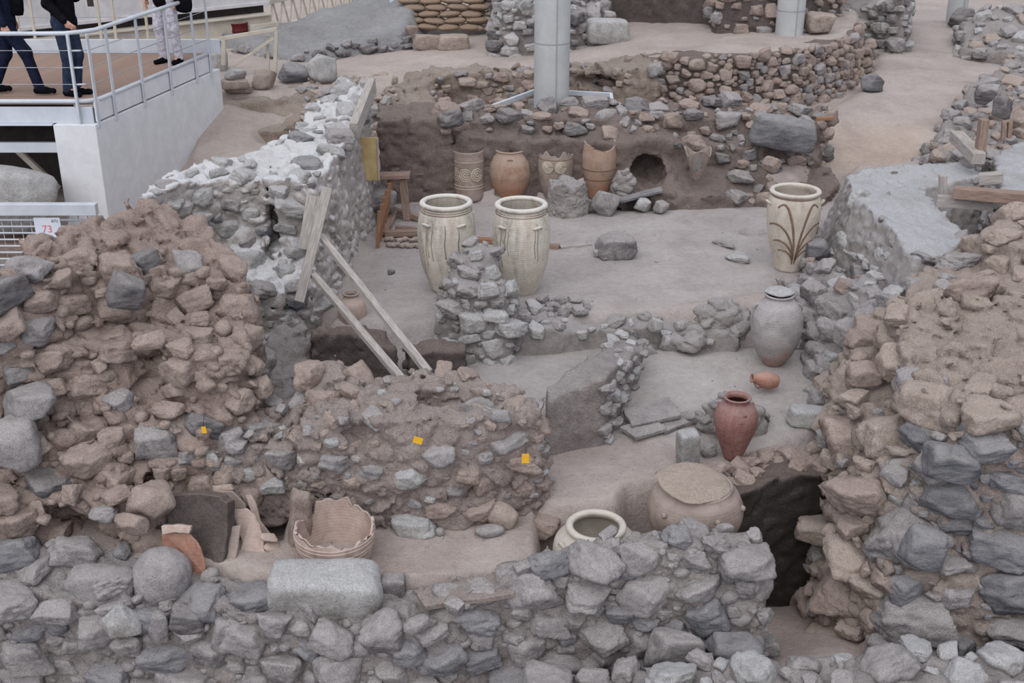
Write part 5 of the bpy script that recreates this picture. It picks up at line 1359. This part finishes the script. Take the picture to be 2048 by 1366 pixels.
for k, (a, b, c, d) in enumerate((((1245, 838), (1335, 812), (1362, 850), (1262, 872)), ((1238, 868), (1310, 850), (1332, 872), (1270, 890)), ((1300, 848), (1380, 828), (1392, 850), (1330, 872)))):
    s_ = slab('flagstone', [on_ground(*q, -.3) + Vector((0, 0, .05 + .03 * (2 - k))) for q in (a, b, c, d)], .045, 'rock_grey', wob=.02, seed=k)
    tag(s_, ('upper grey broken flagstone stacked beside the mud partition', 'lowest dark broken flagstone at the partition foot', 'rightmost broken flagstone of the small stack by the partition')[k], 'flagstone')
loose(1625, 850, -.32, (.5, .26, .2), 'rock_pale', (0, 0, -.2), 85, 'long pale threshold stone by the right wall', boxy=.5)
loose(1330, 822, -.28, (.16, .1, .05), 'rock_grey', (0, 0, .2), 86, 'small flat stone on the floor above the flagstones', sub=3)
loose(1390, 845, -.3, (.24, .16, .12), 'rock_grey', (0, 0, .2), 87, 'grey lump on the floor left of the rough boulder')
# stones on the front floor
loose(1003, 1046, -.5, (.3, .22, .2), 'rock_tan', (0, .25, -.3), 88, 'large smooth stone leaning by the foot of the tagged wall', edge=.6, rough=.04)
loose(980, 1070, -.5, (.25, .13, .1), 'rock_grey', (0, 0, .15), 89, 'long smooth grey stone lying in front of the leaning one', edge=.3, rough=.03)
loose(970, 1042, -.5, (.12, .12, .12), 'rock_grey', (0, 0, .15), 90, 'small round stone behind the two smooth stones', edge=.4, rough=.03)
loose(880, 1070, -.5, (.075, .075, .075), 'rock_grey', (0, 0, .15), 91, 'lone ball-shaped stone on the front floor', edge=.1, rough=.02)
own_rock('boulder', D(324, 1152, 7.8), (.47, .42, .5), 'rock_grey', (0, .1, .2), 92, .25, .05, 4, None, 'large rounded grey boulder on the front wall at the left', 'boulder')
own_rock('stone_block', D(645, 1190, 7.72), (.95, .42, .56), 'rock_pale', (.22, .05, .06), 97, 1, .07, 4, None, 'big white squared stone block resting on the front wall', 'block', .6)
own_rock('stone_block', D(787, 1180, 7.85), (.2, .16, .26), 'rock_grey', (0, 0, .05), 94, 1, .04, 4, None, 'small grey squared block right of the white block', 'block', .85)
slb = slab('stone_slab', [G(832, 1182, -.52), G(1000, 1140, -.47), G(1045, 1150, -.45), G(1030, 1185, -.47), G(850, 1212, -.54)], .05, 'mortar_mid', wob=.015, seed=3)
tag(slb, 'wide flat pinkish slab set along the front floor edge', 'slab')
own_rock('stone_block', D(872, 1232, 7.72), (.28, .22, .14), 'rock_tan', (.3, .05, .15), 95, 1, .04, 4, None, 'tan block with a dark groove below the flat slab', 'block', .8)
own_rock('stone', D(850, 1262, 7.62), (.34, .24, .16), 'rock_grey', (.1, 0, 0), 96, .9, .06, 4, wall_front)
own_rock('stone', D(240, 1245, 7.5), (.34, .2, .34), 'rock_pale', (.1, .6, 0), 97, 1, .05, 4, wall_front)
own_rock('stone', D(200, 1170, 7.75), (.58, .34, .36), 'rock_grey', (0, .1, 0), 98, .8, .06, 4, wall_front)
own_rock('stone', D(375, 1240, 7.5), (.3, .2, .24), 'rock_dark', (0, .2, 0), 99, .95, .1, 4, wall_front)
own_rock('stone', D(470, 1270, 7.5), (.4, .26, .34), 'rock_grey', (0, .1, 0), 101, .9, .08, 4, wall_front)
own_rock('stone', D(318, 1255, 7.5), (.16, .16, .34), 'rock_grey', (0, .1, 0), 102, .9, .08, 4, wall_front)
own_rock('stone', D(1345, 1300, 7.45), (.5, .3, .36), 'rock_grey', (0, .05, 0), 103, .95, .06, 4, wall_front)
own_rock('stone', D(1470, 1298, 7.5), (.46, .3, .2), 'rock_blue', (0, .15, 0), 104, 1, .09, 4, wall_front, boxy=.4)
own_rock('stone', D(1898, 925, 7.95), (.5, .36, .3), 'rock_blue', (0, .25, 0), 105, 1, .08, 4, wall_right, boxy=.3)
own_rock('stone', D(1850, 1095, 7.85), (.36, .3, .34), 'rock_blue', (0, .15, 0), 106, .8, .06, 4, wall_right)
own_rock('stone', D(1730, 748, 9.3), (.34, .26, .2), 'rock_pink', (0, -.05, 0), 107, .95, .06, 4, wall_right)
# far stones
loose(437, 140, 1.0, (.32, .3, .34), 'rock_pale', (0, 0, .1), 110, 'white squared block at the end of the pier wall', boxy=.85, name='stone_block', cat='block')
loose(478, 184, 1.0, (.44, .3, .14), 'rock_tan', (0, 0, .1), 111, 'lowest of three pale stones stacked by the pier end', boxy=.6)
loose(470, 168, 1.0, (.42, .3, .15), 'rock_tan', (0, 0, .2), 112, 'middle flat pale stone of the stack by the pier end', boxy=.6, Y=18.45)
loose(472, 148, 1.0, (.34, .26, .17), 'rock_pale', (0, .1, .4), 113, 'top pale stone of the stack by the pier end', Y=18.5)
loose(530, 185, 1.0, (.36, .28, .42), 'rock_tan', (0, .4, .4), 114, 'tall cream chunk right of the stacked pale stones')
loose(590, 165, 1.0, (.52, .42, .36), 'rock_blue', (0, .1, .2), 115, 'blue-grey boulder left of the white boulder', 'boulder')
loose(645, 164, 1.0, (.56, .46, .5), 'rock_pale', (0, .35, .2), 116, 'large white boulder standing on the earth terrace', 'boulder')
loose(790, 168, 1.0, (.1, .1, .16), 'rock_tan', (0, .2, .2), 117, 'small brown stone standing on the trench edge', sub=3)
loose(908, 96, 1.2, (.62, .45, .26), 'rock_tan', (0, 0, .1), 118, 'low pale block below the paler sandbags', boxy=.6, name='stone_block', cat='block')
loose(855, 98, 1.2, (.5, .4, .34), 'rock_pink', (0, .1, .1), 119, 'buff trapezoid stone below the brown sandbags')
loose(825, 84, 1.2, (.28, .28, .34), 'rock_pink', (0, 0, .1), 120, 'upright dusty stone at the left foot of the brown sandbags', boxy=.4)
loose(1212, 84, 1.4, (.76, .5, .44), 'rock_pale', (0, .05, .25), 121, 'large pale squared block right of the big column', boxy=.75, name='stone_block', cat='block')
loose(1217, 30, 1.4, (.28, .24, .16), 'rock_pale', (0, .1, .2), 122, 'white stone sitting on the large pale block', boxy=.4, Y=22.2)
for k, (a, b, w) in enumerate((((1150, 60), (1180, 92), .3), ((1172, 40), (1204, 88), .16), ((1140, 45), (1158, 78), .22))):
    pa, pb = D(a[0], a[1], 21.8), D(b[0], b[1], 21.4)
    s_ = own_rock('leaning_slab', (pa + pb) / 2, (w, .14, (pa - pb).length), 'rock_grey', (0, -math.atan2((pb - pa).x, (pa - pb).z) * 1.0, 0), 130 + k, 1, .05, 4, None, ('broad grey slab leaning right of the big column', 'narrow grey slab leaning against the large pale block', 'short grey slab nearest the big column')[k], 'slab', .7)
loose(1632, 66, 1.5, (.62, .5, .4), 'rock_tan', (0, 0, .1), 125, 'tan boulder right of the terrace column', 'boulder')
loose(1742, 182, .7, (.4, .34, .34), 'rock_blue', (0, .3, .4), 126, 'dark blue stone on the path at the terrace wall foot')
loose(1690, 28, .9, (.5, .4, .6), 'rock_pale', (0, .1, .1), 127, 'white boulder at the near end of the far dry-stone wall', 'boulder', Y=25.5)
loose(1925, 55, .9, (.7, .5, .5), 'rock_dark', (0, 0, .1), 128, 'dark boulder beside the slim far column', 'boulder')
loose(1970, 190, .8, (.3, .3, .3), 'rock_dark', (0, .2, .1), 129, 'dark stone standing on the rubble bank by the path', Y=17.9)
loose(2005, 215, .8, (.34, .3, .34), 'rock_dark', (0, .2, .8), 131, 'large dark stone in the rubble bank at the right edge', Y=16.9)
loose(1545, 330, .2, (.26, .2, .22), 'rock_pink', (0, .3, .5), 132, 'angular brown stone on the slope of the rear wall', Y=16.0)
own_rock('basalt_stone', D(1390, 92, 20.5), (.5, .3, .05), 'rock_tan', (0, 0, .1), 133, .8, .05, 3, None, 'thin flat stone lying on the sandy terrace', 'stone') if False else None
# ------------------------------------------------------------------ sandbags
def bag_mesh():
    V, Fc = _ICO[3]
    p = 3.2
    nn = ((np.abs(V[:, 0]) ** p + np.abs(V[:, 1]) ** p) ** (2 / p) + np.abs(V[:, 2]) ** 2) ** .5
    W = V / nn[:, None]
    W = W * (1 + .06 * fbm(W, .5, 2)[:, None])
    me = bpy.data.meshes.new('sandbag'); me.from_pydata((W * .5).tolist(), [], Fc.tolist()); me.polygons.foreach_set('use_smooth', np.ones(len(Fc), bool)); me.materials.append(None)
    return me
BAG = bag_mesh()
rnd = random.Random(2)
from mathutils import Euler
bb = G(862, 66, 1.25)
for row in range(8):
    for k in range(4):
        x = bb.x - .48 + k * .4 + (row % 2) * .12 + row * .015; z = bb.z + .07 + row * .115
        Mx = Matrix.Translation((x, bb.y + row * .05 + .25, z)) @ Euler((rnd.uniform(-.1, .1), rnd.uniform(-.12, .12), rnd.uniform(-.2, .2))).to_matrix().to_4x4() @ Matrix.Diagonal((.43, .34, .142, 1))
        o = put_mesh('sandbag', BAG, M['sack_brown'], Mx); tag(o, 'brown filled sandbag in the neat stack left of the heap', 'sandbag', 'brown sandbags')
bb = G(985, 66, 1.25)
for row in range(8):
    for k in range(3):
        x = bb.x - .38 + k * .44 + (row % 2) * .15; z = bb.z + .06 + row * .12
        Mx = Matrix.Translation((x, bb.y + row * .1 + .3, z)) @ Euler((rnd.uniform(-.1, .1), rnd.uniform(-.12, .12), rnd.uniform(-.3, .3))).to_matrix().to_4x4() @ Matrix.Diagonal((.47, .38, .148, 1))
        o = put_mesh('sandbag', BAG, M['sack_pale'], Mx); tag(o, 'pale dusty sandbag in the slumped stack beside the brown ones', 'sandbag', 'pale sandbags')
# ------------------------------------------------------------------ sherds in the front left room
def sherd(name, pts, thick, mat, label, cat='sherd', seed=0, wob=.006):
    o = slab(name, [D(*p) for p in pts], thick, mat, None, seed, wob, .005)
    return tag(o, label, cat)
sherd('pithos_sherd', [(396, 922, 8.95), (432, 911, 8.92), (453, 938, 8.85), (474, 966, 8.78), (489, 992, 8.7), (497, 1030, 8.62), (470, 1050, 8.62), (440, 1060, 8.66), (400, 1040, 8.75)], .025, 'clay_buff', 'tall buff pithos sherd with a stepped broken edge leaning in the left recess')
sherd('rim_sherd', [(388, 966, 8.62), (425, 972, 8.6), (461, 968, 8.58), (466, 980, 8.56), (425, 986, 8.57), (390, 978, 8.6)], .05, 'clay_buff', 'pale straight rim piece lying before the tall buff sherd')
sherd('pithos_sherd', [(394, 980, 8.58), (463, 982, 8.55), (490, 1010, 8.5), (498, 1045, 8.45), (480, 1100, 8.4), (400, 1100, 8.45)], .025, 'clay_brown', 'inner sherd under the pale rim piece, its shade put into the clay colour', seed=2)  # darker clay paints the shadowed inside of the broken pithos
sherd('pithos_sherd', [(463, 1022, 8.36), (492, 1016, 8.36), (510, 1030, 8.33), (522, 1062, 8.28), (532, 1112, 8.18), (505, 1134, 8.14), (474, 1120, 8.16), (484, 1085, 8.24), (474, 1056, 8.3)], .022, 'clay_buff', 'broad tan sherd with torn edges right of the dark slab', seed=3, wob=.012)
sherd('pithos_sherd', [(489, 990, 8.6), (503, 990, 8.6), (512, 1008, 8.56), (520, 1042, 8.48), (551, 1082, 8.38), (549, 1096, 8.36), (512, 1052, 8.46), (500, 1020, 8.54)], .03, 'clay_buff', 'narrow curved sherd edge running down towards the tile fragments', seed=4)
sherd('pithos_sherd', [(440, 1055, 8.2), (482, 1050, 8.2), (476, 1095, 8.12), (470, 1130, 8.06), (445, 1150, 8.04)], .022, 'clay_brown', 'small dark brown sheet drawn for the shadow beside the dark slab', seed=5)  # brown piece added as painted shadow among the sherds
sherd('stone_slab', [(332, 992, 8.3), (378, 986, 8.3), (430, 992, 8.22), (455, 1006, 8.18), (456, 1050, 8.14), (450, 1110, 8.06), (432, 1152, 8.0), (340, 1150, 8.12)], .13, 'mortar_dark', 'thick dark upright stone slab in the left recess', 'slab', 6, .012)
sherd('rim_sherd', [(322, 1070, 8.02), (350, 1066, 8.04), (380, 1070, 8.02), (396, 1088, 7.98), (408, 1120, 7.94), (411, 1160, 7.9), (330, 1165, 7.95)], .025, 'clay_orange', 'orange-brown curved sherd behind the rounded boulder', seed=7)
sherd('rim_sherd', [(322, 1052, 8.0), (350, 1050, 8.0), (381, 1053, 7.99), (378, 1068, 7.97), (350, 1065, 7.98), (324, 1070, 7.98)], .05, 'clay_buff', 'short buff rim piece on top of the orange-brown sherd', seed=8)
us2 = own_rock('standing_stone', D(600, 1045, 8.35), (.2, .16, .66), 'rock_pink', (.05, .08, .2), 142, 1, .08, 4, None, 'upright pinkish stone left of the broken pithos', 'stone', .5)
for k, (px, py, w) in enumerate(((537, 1075, .17), (545, 1093, .16), (548, 1112, .17), (556, 1122, .13))):
    s_ = own_rock('tile_piece', D(px, py, 8.25), (w, .1, .03), 'clay_buff', (.5, .45, .3), 150 + k, .9, .04, 3, None, ('topmost', 'second', 'third', 'lowest')[k] + ' tan tile fragment stacked beside the standing stone', 'tile')
own_rock('stone', D(470, 930, 8.95), (.3, .2, .16), 'rock_grey', (0, .4, .4), 155, 1, .05, 4, wall_center)
own_rock('stone', D(530, 960, 8.8), (.3, .2, .26), 'rock_pink', (0, .7, .2), 156, 1, .05, 4, wall_center)
own_rock('stone', D(300, 1000, 8.15), (.4, .3, .34), 'rock_pink', (0, .2, .2), 157, .9, .08, 4, wall_left)
own_rock('stone', D(260, 1045, 8.0), (.2, .3, .2), 'rock_pink', (0, .5, .9), 158, .95, .06, 4, wall_left)
own_rock('stone', D(255, 585, 9.25), (.34, .3, .3), 'rock_dark', (0, .3, .2), 159, 1, .06, 4, wall_left, boxy=.3)
own_rock('stone', D(30, 880, 8.4), (.4, .36, .5), 'rock_grey', (0, .1, .2), 160, .7, .07, 4, wall_left)
own_rock('stone', D(60, 800, 8.6), (.5, .36, .26), 'rock_grey', (0, -.2, .2), 161, .9, .07, 4, wall_left)
# ------------------------------------------------------------------ find tags
def note(px, py, Y, rot, label, wall_n, pt):
    t = empty('find_tag', tuple(D(px, py, Y))); tag(t, label, 'tag')
    c = D(px, py, Y)
    o = box('card', c, (.075, .006, .075), 'tag_yellow', t); o.rotation_euler = (0, rot, 0)
    o.scale = (1 if rot > 0 else .8, 1, .75 if rot > 0 else 1.1)
    if rot < 0: o.scale = (.5, 1, .8)
    tube('string', [c + Vector((0, -.001, .035)), c + Vector((0, .02, .07)), c + Vector((.0, .08, .1))], .002, 'dark', t, 5)
note(836, 881, 8.5, .3, 'tilted yellow tag in the middle of the rubble wall', 0, 0)
note(1051, 917, 8.48, 0, 'upright yellow tag near the right end of the rubble wall', 0, 0)
note(408, 860, 8.55, -.1, 'small yellow tag on the collapsed wall at the left', 0, 0)
# ------------------------------------------------------------------ fine litter on the floors
rs_ = np.random.RandomState(3); mx = []
while len(mx) < 700:
    px, py = rs_.uniform(0, 2048), rs_.uniform(90, 1200)
    p = on_ground(px, py, 0)
    if abs(ground_z(p.x, p.y) - p.z) > .01 or abs(ground_z(p.x, p.y + .15) - ground_z(p.x, p.y - .15)) > .06 or p.y < 8.3: continue
    s = rs_.uniform(.006, .02) * (1.6 if rs_.rand() < .08 else 1)
    a = rs_.uniform(0, 6.3)
    mx.append(basis(Vector((math.cos(a), math.sin(a), 0)), Vector((-math.sin(a), math.cos(a), 0)), Vector((0, 0, 1)), p + Vector((0, 0, s * .2)), (s * 1.2, s, s * .7)))
lit = joined_rocks('gravel', mx, M['rock_pale'], ground)

# ------------------------------------------------------------------ decoration belongs to the pot's body, lettering to the sign's plate
for t in [o for o in bpy.data.objects if o.type == 'EMPTY']:
    kids = list(t.children)
    main = next((c for c in kids if c.name.split('.')[0] in ('body', 'plate', 'card')), None)
    if not main or t.name.startswith('person'): continue
    for c in kids:
        base = c.name.split('.')[0]
        if base.startswith(('painted_', 'drip_', 'moulded_', 'plaster_streak', 'numeral', 'lettering', 'string')):
            ml = main.matrix_basis.copy(); c.parent = main
            c.matrix_basis = ml.inverted() @ c.matrix_basis
